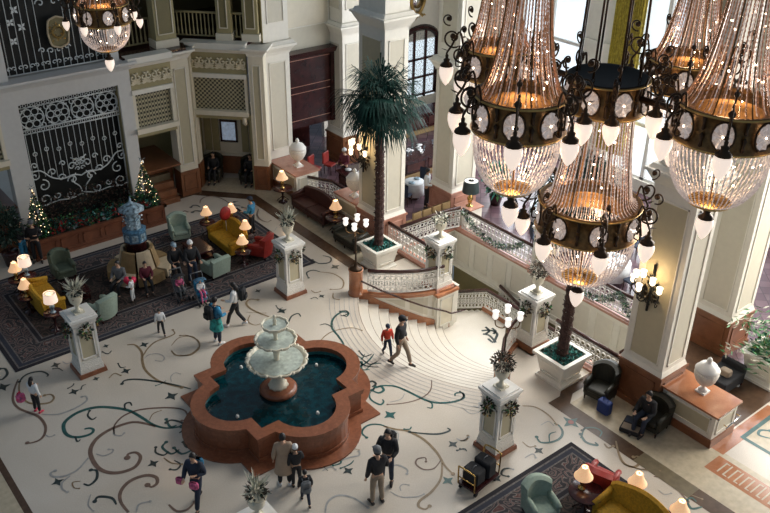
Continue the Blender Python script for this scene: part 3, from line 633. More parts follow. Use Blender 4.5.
def ring(m, c, r, w=.02, n=12, k=4): m.tube([(c[0] + r * math.cos(2 * PI * i / n), c[1], c[2] + r * math.sin(2 * PI * i / n)) for i in range(n + 1)], w, k, sm=False, cap=False)
def hook(m, x, z, r, a0, dr, w=.022, tn=.9): m.tube(spiral((x, 0, z), r, a0, tn, dr), w, 4, sm=False)
gr = thing('scrollwork_grille', 'white wrought iron grille with rosette band and scrolls in the pale left wall', 'grille', (.1, YF + .2, 1.15))
m = MB('iron_white'); Wd = 1.85
m.tube([(-Wd, 0, 3.15), (Wd, 0, 3.15)], .03, 4); m.tube([(-Wd, 0, 4.15), (Wd, 0, 4.15)], .03, 4); m.tube([(-Wd, 0, 3.0), (Wd, 0, 3.0)], .02, 4); m.tube([(-Wd, 0, 3.98), (Wd, 0, 3.98)], .02, 4)
for i in range(4):
    cx = -1.4 + i * .93; cz = 3.56; ring(m, (cx, 0, cz), .43, .022, 16); ring(m, (cx, 0, cz), .1, .02, 8)
    for k in range(6):
        a = 2 * PI * k / 6; ring(m, (cx + .26 * math.cos(a), 0, cz + .26 * math.sin(a)), .13, .018, 8)
    for k in range(4):
        a = PI / 4 + PI / 2 * k; hook(m, cx + .46 * math.cos(a) * 1.05, cz + .46 * math.sin(a) * .95, .12, a, 1, .018)
for i in range(22):
    x = -1.76 + i * .168; ring(m, (x, 0, 3.075), .06, .014, 6, 3); ring(m, (x, 0, 4.065), .06, .014, 6, 3)
m.build('rosette_band', gr)
m = MB('iron_white')
for i in range(17):
    x = -1.76 + i * .22; low = 1.35 - .45 * (1 - (abs(x) / 1.8) ** 2) + .35 * (abs(x) < .4); m.tube([(x, 0, 3.0), (x, 0, low + .1)], .013, 4)
    if i % 2: ring(m, (x, 0, 2.3 - .1 * (i % 4 == 1)), .075, .016, 8)
m.build('vertical_bars', gr)
m = MB('iron_white')
for s in (1, -1):
    m.tube(spline([(0, 0, .95), (s * .3, 0, 1.05), (s * .7, 0, 1.0), (s * 1.1, 0, 1.15), (s * 1.45, 0, 1.5), (s * 1.75, 0, 1.55)], 5), .028, 4)
    m.tube(spline([(0, 0, .25), (s * .5, 0, .12), (s * 1.0, 0, .18), (s * 1.5, 0, .12), (s * 1.8, 0, .2)], 5), .026, 4)
    m.tube(spline([(s * .06, 0, .1), (s * .12, 0, .5), (s * .35, 0, .8), (s * .2, 0, 1.1)], 5), .024, 4)
    for (x, z, r, a, d) in ((.35, .85, .2, 0, 1), (.75, 1.05, .16, PI, -1), (1.45, .9, .25, PI / 2, 1), (1.5, .35, .26, -PI / 2, -1), (1.05, 1.35, .16, 0, 1), (1.7, 1.35, .16, PI, 1), (.55, .3, .18, PI, 1), (1.0, .4, .14, 0, -1), (.3, 1.4, .18, PI, -1), (.62, 1.6, .12, 0, 1), (1.65, 1.75, .13, 0, 1)):
        hook(m, s * x, z, r, a if s > 0 else PI - a, d * s, .024, 1.1)
    m.tube([(s * 1.78, 0, .1), (s * 1.78, 0, 1.6)], .02, 4)
for z in (1.25, 1.45, 1.6): hook(m, .09, z, .1, 0, 1, .02); hook(m, -.09, z, .1, PI, -1, .02)
m.tube([(-.3, 0, 1.75), (0, 0, 1.55), (.3, 0, 1.75)], .024, 4)
m.build('lower_scrolls', gr)
gu = thing('scrollwork_grille', 'tall dark grille with gold framed oval medallion above the left cornice', 'grille', (0, YF + .4, 6.2))
m = MB('iron_white')
for i in range(15):
    x = -1.7 + i * .243
    if abs(x) < .4: m.tube([(x, 0, .1), (x, 0, .75)], .014, 4); m.tube([(x, 0, 2.5), (x, 0, 6)], .014, 4)
    else: m.tube([(x, 0, .1), (x, 0, 6)], .014, 4)
m.tube([(-1.85, 0, .08), (1.85, 0, .08)], .025, 4)
for i in range(9):
    x = -1.6 + i * .4; hook(m, x - .09, .3, .1, 0, 1, .018); hook(m, x + .09, .3, .1, PI, -1, .018)
for (x, z) in ((-1.35, 1.9), (-1.0, 1.7), (-1.35, 1.1 + .15), (-1.15, 2.3), (1.0, 1.9), (1.3, 1.6), (1.15, 1.2)):
    for k in range(4): a = PI / 4 + k * PI / 2; m.leaf((x, -.01, z), (math.cos(a), 0, math.sin(a)), .17, .05, 'iron_white', Vector((0, 1, 0)))
for s in (1, -1):
    for (x, z, r) in ((.25, 2.4, .17), (.15, .72, .13), (.45, .78, .12), (.4, 2.9, .16)): hook(m, s * x, z, r, 0 if s > 0 else PI, s, .022)
m.leaf((0, -.02, 2.5), (0, 0, 1), .5, .1, 'iron_white', Vector((0, 1, 0)))
m.build('bars', gu)
m = MB('gold')
P = []
for i in range(33):
    a = 2 * PI * i / 32; rr = 1 - .05 * math.cos(4 * a) + .03 * math.cos(8 * a); P.append((.2 + .38 * rr * math.cos(a), -.05, 1.35 + .56 * rr * math.sin(a)))
m.tube(P, .035, 6, 'beige_fabric'); n = len(P); m.add([(.2, -.02, 1.35)] + [(p[0], -.02, p[2]) for p in P], [(0, i, i + 1) for i in range(1, n)], 'olive_dark')
ring(m, (.2, -.06, 1.35), .2, .03, 14); m.leafball((.2, -.05, 1.35), .3, 40, .14, .04, ['gold'], 1, .1, 1.2); m.build('medallion', gu)

# lattice balconies either side of the grille and over the alcove
def balcony(m, w, zt=6.0, full=True):
    # local: wall line along x from 0 to w, facing -y
    m.box(-.05, w + .05, -.12, .4, zt + .02, zt + .28, 'cream_white'); m.frus(w / 2, .1, zt - .12, zt + .05, w / 2, .12, w / 2 + .05, .26, 'cream_white')
    m.box(0, w, .04, .2, zt - .98, zt - .1, 'olive_wall'); m.box(0, w, -.05, .2, zt - 1.16, zt - .98, 'cream_white')
    m.box(.02, w - .02, .1, .18, zt - 2.55, zt - 1.16, 'lattice'); m.box(0, .12, .0, .2, zt - 2.6, zt - 1.1, 'cream'); m.box(w - .12, w, .0, .2, zt - 2.6, zt - 1.1, 'cream')
    m.box(-.02, w + .02, -.14, .22, zt - 2.72, zt - 2.52, 'cream'); m.box(0, w, 0, 1.6, zt - 2.9, zt - 2.72, 'olive_wall')
    # carved relief
    k = int(w / .42)
    for i in range(k):
        c = (i + .5) * w / k
        for s in (1, -1):
            m.tube([(c + s * p[0], p[1], p[2]) for p in spiral((.11, 0, zt - .5), .15, PI / 2, 1.1, 1)], .042, 5, 'carved_cream')
        for a in range(7): m.leaf((c, -.005, zt - .75), (math.cos(PI * a / 6), -.15, math.sin(PI * a / 6) + .1), .26, .05, 'carved_cream', Vector((0, 1, 0)))
for s in (1, -1):
    m = MB('cream'); m.M = Matrix.Translation((2.45 if s > 0 else -4.15, YF, 0)); balcony(m, 1.7, 6.0)
    m.M = Matrix.Identity(4); x0, x1 = (2.45, 4.18) if s > 0 else (-4.18, -2.45)
    m.box(x0, x1 + .9 * s if s > 0 else x1, YF + 2.6, YF + 2.7, 0, 6.2, 'olive_wall'); m.box(x0, x1, YF + .1, YF + 2.6, 1.5, 1.56, 'wood_dado'); m.box(x0, x1, YF + 1.0, YF + 1.1, 0, 1.5, 'wood_dado')
    for k in range(5): m.box(x0, x1 - .3, YF + .9 - .25 * k, YF + 1.1 - .25 * k, 0, 1.3 - .27 * k, 'band_olive' if k == 1 else 'wood_dado')
    struct(m.build('wall_balcony'))
m = MB('cream'); dg = Matrix.Translation((5.15, 14.75, 0)) @ Matrix.Rotation(-PI / 4, 4, 'Z'); m.M = dg
W2 = 2.55; balcony(m, W2, 6.0)
# alcove recess
m.box(-.1, W2 + .1, 1.5, 1.6, 0, 3.3, 'cream'); m.box(-.1, 0, 0, 1.6, 0, 3.3, 'olive_wall'); m.box(W2, W2 + .1, 0, 1.6, 0, 3.3, 'olive_wall')
m.box(0, W2, 1.44, 1.5, 0, .85, 'wood_dado'); m.box(0, W2, 1.4, 1.5, .85, .95, 'cream')
for x in (.1, .45, 1.75, 2.1): m.box(x, x + .3, 1.44, 1.5, 1.05, 3.0, 'olive_wall')
for x in (.1, W2 - .3): m.tube([(x + .1, .05, 3.2), (x + .1, .05, 2.95), (x + .1, .3, 2.8)], .1, 6, 'cream')
struct(m.build('wall_alcove'))
# pilasters
def pilaster(label, loc, rz, w, d, zb=1.1, top=6.0, pan='panel_tan'):
    t = thing('pilaster', label, 'pilaster', (loc[0], loc[1], 0), rz)
    m = MB('cream'); m.box(-w / 2, w / 2, 0, d, zb, top); panel_wall(m, (-w / 2, 0), (w / 2, 0), zb + .15, top - .4, 1, (0, -1), 'cream_white', pan, .14); m.build('shaft', t)
    m = MB('wood_dado'); m.box(-w / 2 - .03, w / 2 + .03, -.03, d, 0, zb); panel_wall(m, (-w / 2, -.03), (w / 2, -.03), .1, zb - .05, 1, (0, -1), 'wood_dado', 'wood_dado', .1); m.build('dado', t)
    m = MB('cream_white'); 
    for (z, a0, a1, hh) in ((-.2, .02, .06, .12), (-.08, .06, .2, .16), (.08, .24, .24, .08)): m.frus(0, d / 2, top + z, top + z + hh, w / 2 + a0, d / 2 + a0, w / 2 + a1, d / 2 + a1)
    m.build('cornice', t); return t
pilaster('tan panelled pilaster between the left lattice balcony and the seated alcove', (4.6, 14.05), 0, .8, .6)
pilaster('slanted pilaster immediately left of the seated alcove', (5.05, 14.6), -PI / 4, .55, .5)
pilaster('slanted pilaster at the right side of the seated alcove', (7.2, 12.6), -PI / 4, .62, .5)
pilaster('pilaster on the dark far left beyond the first lit tree', (-4.6, 14.05), 0, .8, .6)
m = MB('cream_white'); 
t = thing('corner_pier', 'broad white corner pier left of the maroon shutter', 'pier', (8.42, 12.95, 0))
m.box(-.6, .6, 0, 1.2, 1.1, 13); panel_wall(m, (-.6, 0), (.6, 0), 1.3, 5.5, 1, (0, -1), 'cream_white', 'panel_pale', .2); panel_wall(m, (-.6, 0), (.6, 0), 6.7, 11, 1, (0, -1), 'cream_white', 'panel_pale', .2); m.box(-.62, -.6, 0, 1.2, 1.1, 13, 'olive_wall')  # thin olive slab paints in shade on the -x side
m.build('shaft', t)
m = MB('cream_white')
for (z, a0, a1, hh) in ((5.6, .02, .06, .12), (5.72, .06, .2, .2), (5.92, .24, .24, .1), (6.02, .2, .12, .14)): m.frus(0, .6, z, z + hh, .6 + a0, .6 + a0, .6 + a1, .6 + a1)
m.build('cornice', t); m = MB('wood_dado'); m.box(-.62, .62, 0, 1.2, 0, 1.1); m.build('base', t)

# gallery above (floor, balusters, posts); roof slabs added to keep it dark
m = MB('dark_wood'); m.M = Matrix.Identity(4)
m.prism([(2.3, YF + .1), (4.9, YF + .1), (5.2, 14.75), (6.95, 12.95), (9, 14.2), (9, 19), (2.3, 19)], 6.02, 6.26, 'dark_wood')
m.prism([(-9, YF + .1), (-2.3, YF + .1), (-2.3, 19), (-9, 19)], 6.02, 6.26, 'dark_wood'); m.box(-9, 9, 19, 19.2, 6.2, 9.6, 'olive_dark'); m.prism([(2.3, YF + .1), (4.9, YF + .1), (5.2, 14.75), (6.95, 12.95), (9, 14.2), (9, 19), (2.3, 19)], 9.4, 9.6, 'olive_dark'); m.prism([(-9, YF + .1), (-2.3, YF + .1), (-2.3, 19), (-9, 19)], 9.4, 9.6, 'olive_dark'); m.box(-9, -8.8, 13.8, 19, 6.2, 13, 'olive_dark'); m.box(9.0, 9.2, 14.2, 19, 6.2, 9.6, 'olive_dark'); struct(m.build('floor_gallery'))
def gallery_rail(p0, p1, label):
    t = thing('gallery_balustrade', label, 'balustrade', (p0[0], p0[1], 6.26)); d = Vector((p1[0] - p0[0], p1[1] - p0[1], 0))
    m = MB('olive_wall'); m.tube([(0, 0, 1.05), d + Vector((0, 0, 1.05))], .05, 4); m.build('top_rail', t); m = MB('olive_wall'); m.tube([(0, 0, .12), d + Vector((0, 0, .12))], .04, 4); m.build('bottom_rail', t)
    n = int(d.length / .16); m = MB('olive_wall')
    for i in range(n + 1):
        p = d * (i / n); m.lathe([(.035, .12), (.045, .3), (.025, .5), (.03, .8), (.025, 1.03)], 5, (p.x, p.y, 0), cap=False)
    m.build('balusters', t)
gallery_rail((2.4, YF + 1.2), (4.3, YF + 1.2), 'dim baluster rail of the upper gallery just right of the tall grille')
gallery_rail((4.9, YF + 2.0), (6.6, 14.1), 'dim baluster rail of the upper gallery left of the slim gallery post')
gallery_rail((6.8, 13.9), (7.7, 13.1), 'short dim baluster rail of the upper gallery beside the corner pier')
def gpost(x, y, w, label, rz=0):
    t = thing('gallery_post', label, 'pilaster', (x, y, 6.26), rz); m = MB('olive_wall'); m.box(-w / 2, w / 2, -.25, .25, .3, 3.1); panel_wall(m, (-w / 2, -.25), (w / 2, -.25), .4, 3, 1, (0, -1), 'cream', 'olive_dark', .1); m.build('shaft', t)
    m = MB('cream'); m.box(-w / 2 - .06, w / 2 + .06, -.32, .32, 0, .3); m.build('base', t)
gpost(4.35, 14.6, .85, 'wide post of the upper gallery above the tan pilaster'); gpost(6.75, 14.0, .55, 'slim post of the upper gallery above the alcove', -PI / 4); gpost(7.55, 13.3, .6, 'post of the upper gallery touching the white corner pier', -PI / 4)

# ================================================================= WALL WITH SHUTTER, FAR WALLS
m = MB('cream_white'); m.box(9.0, 11.6, 13.6, 13.8, 5.3, 13, 'panel_pale'); panel_wall(m, (9.0, 13.6), (11.6, 13.6), 6.2, 10, 1, (0, -1)); struct(m.build('wall_above_shutter'))
t = thing('roll_shutter', 'glossy maroon wooden shutter panel hanging above the dark opening', 'shutter', (10.3, 13.4, 2.0))
m = MB('dark_wood'); m.box(-1.25, 1.1, 0, .12, .05, 3.3); 
m.build('panel', t)
m = MB('dark_wood'); m.frus(-.05, 0, 3.15, 3.4, 1.3, .2, 1.4, .35); m.box(1.05, 1.25, -.1, .2, .0, 3.3); m.box(-1.3, 1.2, -.02, .15, 0, .3); m.build('frame', t)
for z in (.33, 1.55, 1.85, 3.0): m = MB('pink_marble'); m.box(-1.25, 1.05, -.012, 0, z, z + .025, 'pink_marble'); m.build('metal_strip', t)
m = MB('dark_wood'); m.box(9.0, 11.6, 15.5, 15.7, 0, 5.5); struct(m.build('wall_dark_passage'))
m = MB('cream_white'); m.box(12.8, 20, 16.0, 16.2, 0, 13); struct(m.build('wall_far_left'))
# far wall with tall windows
XW = 20.
m = MB('cream_white'); 
edges = [(-20, -12.2), (-8.2, -6.2), (-1.2, .6), (4.9, 6.7), (10.6, 16.0)]
for y0, y1 in edges: m.box(XW, XW + .4, y0, y1, 0, 13); panel_wall(m, (XW, y1), (XW, y0), 1.0, 5.2, 1, (-1, 0), 'cream', 'panel_pale', .3, .04); m.box(XW - .12, XW + .1, y0 - .05, y1 + .05, 5.5, 5.9)
m.box(XW, XW + .4, -20, 16, 0, .55); m.box(XW, XW + .4, -20, 16, 9, 13); struct(m.build('wall_far'))
wins = [(-12.2, -8.2), (-6.2, -1.2), (.6, 4.9), (6.7, 10.6)]
for i, (y0, y1) in enumerate(wins):
    w = MB('white_paint')
    for y in (y0 + .09, (y0 + y1) / 2, y1 - .09): w.box(XW + .1, XW + .25, y - .09, y + .09, .55, 9)
    for z in (.6, 2.9, 5.4, 8.9): w.box(XW + .1, XW + .25, y0, y1, z - .07, z + .07)
    o = w.build('window_%d' % (i + 1)); o['kind'] = 'structure'
    g = MB('window_glow'); g.add([(XW + .3, y0, .55), (XW + .3, y1, .55), (XW + .3, y1, 9), (XW + .3, y0, 9)], [(0, 1, 2, 3)]); g.build('window_pane', o)
for (y, label) in ((4.35, 'mustard drape hanging at the far window behind the chandelier rods'),):
    t = MB('curtain'); P = []
    n = 60; top = [(XW - .25 + .09 * math.sin(i * 1.3), y - .75 + 1.5 * i / n) for i in range(n + 1)]
    t.add([(x, yy, 9.5) for x, yy in top] + [(x, yy, 1.4) for x, yy in top], [(i, i + 1, n + 2 + i, n + 1 + i) for i in range(n)], 'curtain', True)
    tag(t.build('drape'), label, 'curtain')
# arched wooden window in the left far wall
t = thing('arched_window', 'tall dark wood arched window with patterned panes beyond the buffet', 'window', (18.75, 16.0, 0))
m = MB('dark_wood'); w_ = 1.15
P = [(w_, .9)] + [(w_, 3.8)] + [(w_ * math.cos(PI * i / 12), 3.8 + .65 * math.sin(PI * i / 12)) for i in range(13)] + [(-w_, .9)]
m.tube([(p[0], -.05, p[1]) for p in P], .16, 4)
for x in (-.38, .38): m.box(x - .06, x + .06, -.1, .0, .8, 4.4)
for z in (.95, 1.9, 2.85): m.box(-w_, w_, -.1, 0, z - .05, z + .05)
m.build('frame', t); m = MB('window_pane'); n = len(P); 
m.add([(0, -.03, 2.5)] + [(p[0], -.03, p[1]) for p in P], [(0, i, i + 1) for i in range(1, n)] + [(0, n, 1)], 'window_pane')
m.add([(-w_, -.01, .8), (w_, -.01, .8), (w_, -.01, 3.8), (-w_, -.01, 3.8)], [(0, 1, 2, 3)], 'window_glow'); m.build('glazing', t)
t = thing('wall_mirror', 'small ornate gilt mirror high on the wall above the arched window', 'mirror', (18.5, 15.95, 5.8))
m = MB('gold'); m.tube([(.4 * math.cos(a * PI / 8) * (1 + .1 * math.cos(a * PI / 2)), -.03, .6 * math.sin(a * PI / 8)) for a in range(17)], .08, 5, 'gold'); m.leafball((0, -.05, -.6), .3, 30, .2, .05, ['gold'], 1.3, .2, .6); m.build('frame', t)
m = MB('chrome'); m.lathe([(.36, 0), (.36, .02)], 16); o = m.build('glass', t); o.rotation_euler = (PI / 2, 0, 0)
def atx(px, py, X):
    d = AX * (px - 385) - BX * (py - 256.5) + CX * FPX
    return CAM + d * ((X - CAM.x) / d.x)
# ================================================================= FOUNTAIN
def outline(h, r, c, n=14):
    P = []
    dy = math.sqrt(max(0, r * r - (h - c) ** 2)); a = math.atan2(dy, h - c)
    for k in range(4):
        ca, sa = math.cos(k * PI / 2), math.sin(k * PI / 2)
        loc = [(h, -h), (h, -dy)] + [(c + r * math.cos(-a + 2 * a * i / n), r * math.sin(-a + 2 * a * i / n)) for i in range(1, n)] + [(h, dy)]
        P += [(x * ca - y * sa, x * sa + y * ca) for x, y in loc]
    return P
def wall_ring(m, oa, ia, z0, z1, mt):
    n = len(oa); vs = [(x, y, z0) for x, y in oa] + [(x, y, z1) for x, y in oa] + [(x, y, z1) for x, y in ia] + [(x, y, z0) for x, y in ia]
    m.add(vs, [(k * n + i, k * n + (i + 1) % n, (k + 1) % 4 * n + (i + 1) % n, (k + 1) % 4 * n + i) for k in range(4) for i in range(n)], mt)
ft = thing('fountain', 'large red granite quatrefoil fountain with three scalloped white basins in the middle of the floor', 'fountain', (0, 0, 0))
m = MB('red_granite'); O = outline(2.05, 1.52, 1.36); I = outline(1.4, 1.0, 1.2); wall_ring(m, O, I, 0, .05, 'red_granite'); m.build('plinth', ft)
m = MB('red_granite'); O = outline(1.66, 1.17, 1.34); I = outline(1.47, .95, 1.32); wall_ring(m, O, I, .05, .72, 'red_granite')
O2 = outline(1.70, 1.21, 1.34); wall_ring(m, O2, I, .05, .16, 'red_granite'); m.build('basin_wall', ft)
m = MB('red_granite'); wall_ring(m, outline(1.70, 1.21, 1.34), outline(1.40, .88, 1.32), .70, .78, 'red_granite'); wall_ring(m, outline(1.72, 1.23, 1.34), outline(1.38, .86, 1.32), .78, .86, 'red_granite'); m.build('rim', ft)
m = MB('pool_tile'); I = outline(1.47, .95, 1.32); m.add([(x, y, .2) for x, y in I], [tuple(range(len(I)))]); wall_ring(m, outline(1.47, .95, 1.32), outline(1.45, .93, 1.32), .2, .74, 'pool_tile'); m.build('pool_lining', ft)
m = MB('water'); m.add([(x, y, .56) for x, y in outline(1.455, .935, 1.32)], [tuple(range(len(I)))]); m.build('pool_water', ft)
for (x, y) in ((1.5, .3), (-.3, 1.55), (-1.5, -.3), (.3, -1.5)):
    b = MB('white_paint'); b.lathe([(.05, .5), (.05, .6), (.03, .64)], 8, (x, y, 0)); b.build('pool_light_spot', ft)  # white paint stands in for the lights shining in the pool
m = MB('red_granite'); m.lathe([(.5, .25), (.5, .56), (.53, .6), (.53, .68), (.42, .72), (.3, .74)], 28); m.build('pedestal', ft)
m = MB('fountain_stone'); m.lathe([(.26, .74), (.26, .8), (.2, .86), (.15, .95), (.17, 1.2), (.15, 1.36), (.25, 1.42), (.3, 1.46)], 20, lobes=10, la=.12); m.build('stem', ft)
def basin(z, r, nl, nm):
    m = MB('fountain_stone')
    m.lathe([(r * .22, z - .16), (r * .6, z - .1), (r * .92, z - .02), (r * .98, z + .04), (r * 1.0, z + .08), (r * .93, z + .08), (r * .88, z + .02), (r * .8, z - .01)], nl * 4, lobes=nl, la=.09)
    for i in range(nl): a = 2 * PI * (i + .5) / nl; m.ball((r * 1.03 * math.cos(a), r * 1.03 * math.sin(a), z + .06), r * .055, None, 8, 5)
    b = m.build(nm, ft); w = MB('basin_water'); w.lathe([(r * .9, z + .035), (.001, z + .04)], nl * 2, cap=False); w.build('basin_water', b)
basin(1.60, .81, 14, 'large_basin'); basin(2.28, .55, 12, 'middle_basin'); basin(2.76, .35, 10, 'small_basin')
m = MB('fountain_stone'); m.lathe([(.12, 1.55), (.07, 1.65), (.1, 1.9), (.07, 2.05), (.14, 2.16)], 12); m.lathe([(.09, 2.28), (.05, 2.36), (.07, 2.5), (.05, 2.6), (.1, 2.68)], 12); m.lathe([(.06, 2.76), (.04, 2.85), (.06, 2.92), (.03, 3.0), (.045, 3.06), (.005, 3.12)], 12); m.build('finial', ft)

# ================================================================= PEDESTALS
def wreath(label, loc, s=1.):
    m = MB('leaf_dark', 'dry_brown', 'gold', 'leaf_pale')
    m.leafball((0, 0, 0), .13 * s, 110, .11, .03, ['leaf_dark', 'leaf_dark', 'dry_brown', 'dry_brown', 'dry_brown', 'leaf_green'], 1, 1, 1.3); m.leafball((0, 0, -.14 * s), .09 * s, 30, .1, .025, ['leaf_dark', 'gold', 'dry_brown'])
    for _ in range(6): a = random.uniform(0, 6.28); m.ball((.1 * math.cos(a), .1 * math.sin(a), random.uniform(-.15, .1)), .025, 'gold', 6, 4)
    o = m.build('hanging_wreath', loc=loc); return tag(o, label, 'wreath')
def pedestal(label, x, y, where, z0=0., h=2.0, hb='red_granite', wr=True, skirt=.13):
    t = thing('pedestal', label, 'pedestal', (x, y, z0))
    m = MB(hb); m.frus(0, 0, 0, skirt, .42, .42, .405, .405); m.build('plinth', t)
    m = MB('carved_white'); m.frus(0, 0, skirt, .3, .36, .36, .35, .35); m.frus(0, 0, .3, .5, .34, .34, .31, .31); m.build('carved_base', t)
    m = MB('cream_white'); m.box(-.3, .3, -.3, .3, .5, h - .3)
    for p0, p1, nr in (((-.3, .3), (-.3, -.3), (-1, 0)), ((-.3, -.3), (.3, -.3), (0, -1)), ((.3, -.3), (.3, .3), (1, 0)), ((-.3, .3), (.3, .3), (0, 1))): panel_wall(m, p0, p1, .52, h - .4, 1, nr, 'white_paint', 'panel_tan', .07, .035)
    for a in (-1, 1):
        for b in (-1, 1): m.box(a * .3 - .03, a * .3 + .03, b * .3 - .03, b * .3 + .03, .5, h - .3, 'white_paint')
    m.build('shaft', t)
    m = MB('white_paint'); m.frus(0, 0, h - .32, h - .2, .31, .31, .36, .36); m.frus(0, 0, h - .2, h - .08, .34, .34, .40, .40); m.box(-.41, .41, -.41, .41, h - .08, h); m.box(-.34, .34, -.34, .34, h, h + .04); m.build('cap', t)
    if wr:
        for (dx, dy, n) in ((-.5, 0, 'left'), (0, -.5, 'front right'), (.5, 0, 'far right'), (0, .5, 'far left')):
            wreath('green and gold wreath on the %s face of the %s' % (n, where), (x + dx * .80, y + dy * .80, z0 + h - .40), 1.3)
    return t
def flower_urn(label, loc, kind='dry', s=1.):
    t = thing('flower_urn', label, 'flower urn', loc)
    m = MB('fountain_stone'); m.box(-.15, .15, -.15, .15, 0, .04); m.lathe([(.14, .04), (.07, .1), (.05, .2), (.09, .26), (.17, .36), (.2, .5), (.22, .6), (.24, .62), (.2, .6), (.02, .56)], 14); m.build('urn', t)
    m = MB('leaf_pale', 'dry_brown', 'leaf_dark'); 
    if kind == 'pale':
        m.leafball((0, 0, .72), .2, 120, .16, .03, ['dry_brown', 'leaf_dark', 'leaf_pale'])
        for _ in range(38):
            d = Vector((random.gauss(0, .6), random.gauss(0, .6), 1)).normalized(); m.leaf(Vector((0, 0, .7)) + d * .1, d, .42 * random.uniform(.7, 1.1), .03, 'leaf_pale')
    elif kind == 'dry':
        m.leafball((0, 0, .78), .27, 600, .10, .018, ['dry_brown', 'dry_brown', 'leaf_dark', 'khaki'], 1.15, 1.15, .85)
    else:
        m.leafball((0, 0, .72), .22, 160, .13, .03, ['leaf_pale', 'leaf_dark', 'dry_brown', 'leaf_pale'], 1.3, 1.3, .8)
    m.build('foliage', t); return t
pedestal('cream pedestal with red base in front of the left rug, under a leafed urn', -3.6, 4.97, 'pedestal by the left rug')
pedestal('cream pedestal with red base beyond the fountain, near the maroon sofa', 3.62, 4.97, 'pedestal beyond the fountain')
pedestal('cream pedestal with red base beside the luggage cart, holding a dry flower urn', 3.68, -4.97, 'pedestal by the luggage cart')
pedestal('pedestal at the bottom edge whose flower urn rises into view', -3.6, -4.97, 'bottom edge pedestal', wr=False)
flower_urn('urn of pale spiky leaves on the pedestal in front of the left rug', (-3.6, 4.97, 2.04), 'pale'); flower_urn('urn of pale spiky leaves on the pedestal beyond the fountain', (3.62, 4.97, 2.04), 'pale')
flower_urn('urn of dried flowers on the pedestal beside the luggage cart', (3.68, -4.97, 2.04), 'dry'); flower_urn('urn of pale dry branches at the bottom edge of the view', (-3.6, -4.97, 2.04), 'pale')
pedestal('garlanded white pedestal at the top of the left stair wall', 7.98, 2.2, 'left stair pedestal', 0.0, 1.9, 'pink_marble')
m = MB('cream_white'); m.box(7.58, 8.42, 1.72, 2.62, -1.6, -.02); panel_wall(m, (7.58, 2.62), (7.58, 1.72), -1.5, -.15, 1, (-1, 0)); panel_wall(m, (7.58, 1.72), (8.42, 1.72), -1.5, -.15, 1, (0, -1)); m.box(7.5, 8.5, 1.64, 2.7, -.1, 0.0, 'orange_marble'); tag(m.build('pedestal_foundation'), 'tall cream panelled block under the left stair pedestal, standing on the landing', 'pier')
pedestal('garlanded white pedestal on brown base right of the stair landing', 7.98, -2.25, 'right stair pedestal', 0.0, 1.9, 'wood_dado', skirt=.2)
m = MB('cream_white'); m.box(7.58, 8.42, -2.7, -1.78, -1.6, -.02); m.box(7.5, 8.5, -2.75, -1.7, -.1, 0.0, 'orange_marble'); tag(m.build('pedestal_foundation'), 'cream block under the right stair pedestal', 'pier')
flower_urn('urn of white and green flowers on the left stair pedestal', (7.98, 2.2, 1.94), 'mix'); flower_urn('urn of dried brown flowers on the right stair pedestal', (7.98, -2.25, 1.94), 'dry')
pedestal('white pedestal rising from the far balustrade between the hanging lamps', 11.6, .52, 'far balustrade pedestal', 0.0, 1.9, 'pink_marble')
flower_urn('dark flower urn on the far balustrade pedestal', (11.6, .52, 1.94), 'dry')

def newel(label, x, y):
    t = thing('newel_lamp', label, 'lamp post', (x, y, 0))
    m = MB('orange_marble'); m.lathe([(.27, 0), (.27, .08), (.24, .1), (.24, .92), (.26, .95), (.26, 1.0)], 20); m.build('post', t)
    m = MB('dark_bronze'); m.lathe([(.24, 1.0), (.2, 1.06), (.08, 1.1), (.05, 1.2), (.03, 1.3), (.03, 2.4), (.06, 2.45), (.02, 2.6)], 12); m.build('pole', t)
    for k in range(4):
        a = PI / 4 + k * PI / 2; c, s = math.cos(a), math.sin(a)
        m = MB('bronze'); m.tube(spline([(0, 0, 2.45), (c * .12, s * .12, 2.36), (c * .3, s * .3, 2.42), (c * .34, s * .34, 2.60)], 4), .018, 5); m.lathe([(.03, 2.6), (.06, 2.64)], 8, (c * .34, s * .34, 0)); o = m.build('arm', t)
        m = MB('torch_glass'); m.lathe([(.045, 2.64), (.085, 2.7), (.085, 2.77), (.065, 2.81), (.1, 2.89)], 10, (c * .34, s * .34, 0)); m.build('glass_shade', o)
    return t
newel('round red marble newel post with four-light lamp at the left of the stairs', 5.35, 3.5)
newel('round red marble newel post with four-light lamp behind the dry flower urn', 5.35, -3.5)

# ================================================================= PALMS & PLANTERS
def planter_box(label, x, y, s=.6, h=.85, name='planter'):
    t = thing(name, label, 'planter', (x, y, 0))
    m = MB('fountain_stone' if False else 'cream_white'); m.box(-s * .82, s * .82, -s * .82, s * .82, 0, .08); m.frus(0, 0, .08, .16, s * .76, s * .76, s * .7, s * .7); m.frus(0, 0, .16, h - .1, s * .66, s * .66, s * .86, s * .86)
    for k in range(4):
        sv = m.M.copy(); m.M = Matrix.Rotation(k * PI / 2, 4, 'Z')
        m.box(-s * .5, s * .5, -s * .80, -s * .72, .28, .31); m.box(-s * .5, s * .5, -s * .88, -s * .8, h - .22, h - .19); m.M = sv
    m.build('body', t)
    m = MB('cream_white'); 
    for a in (0, 1, 2, 3): m.M = Matrix.Rotation(a * PI / 2, 4, 'Z'); m.box(-s, s * .8, -s, -s * .8, h - .1, h)
    m.build('rim', t)
    m = MB('soil'); m.box(-s * .8, s * .8, -s * .8, s * .8, h - .14, h - .06); m.build('soil', t); return t
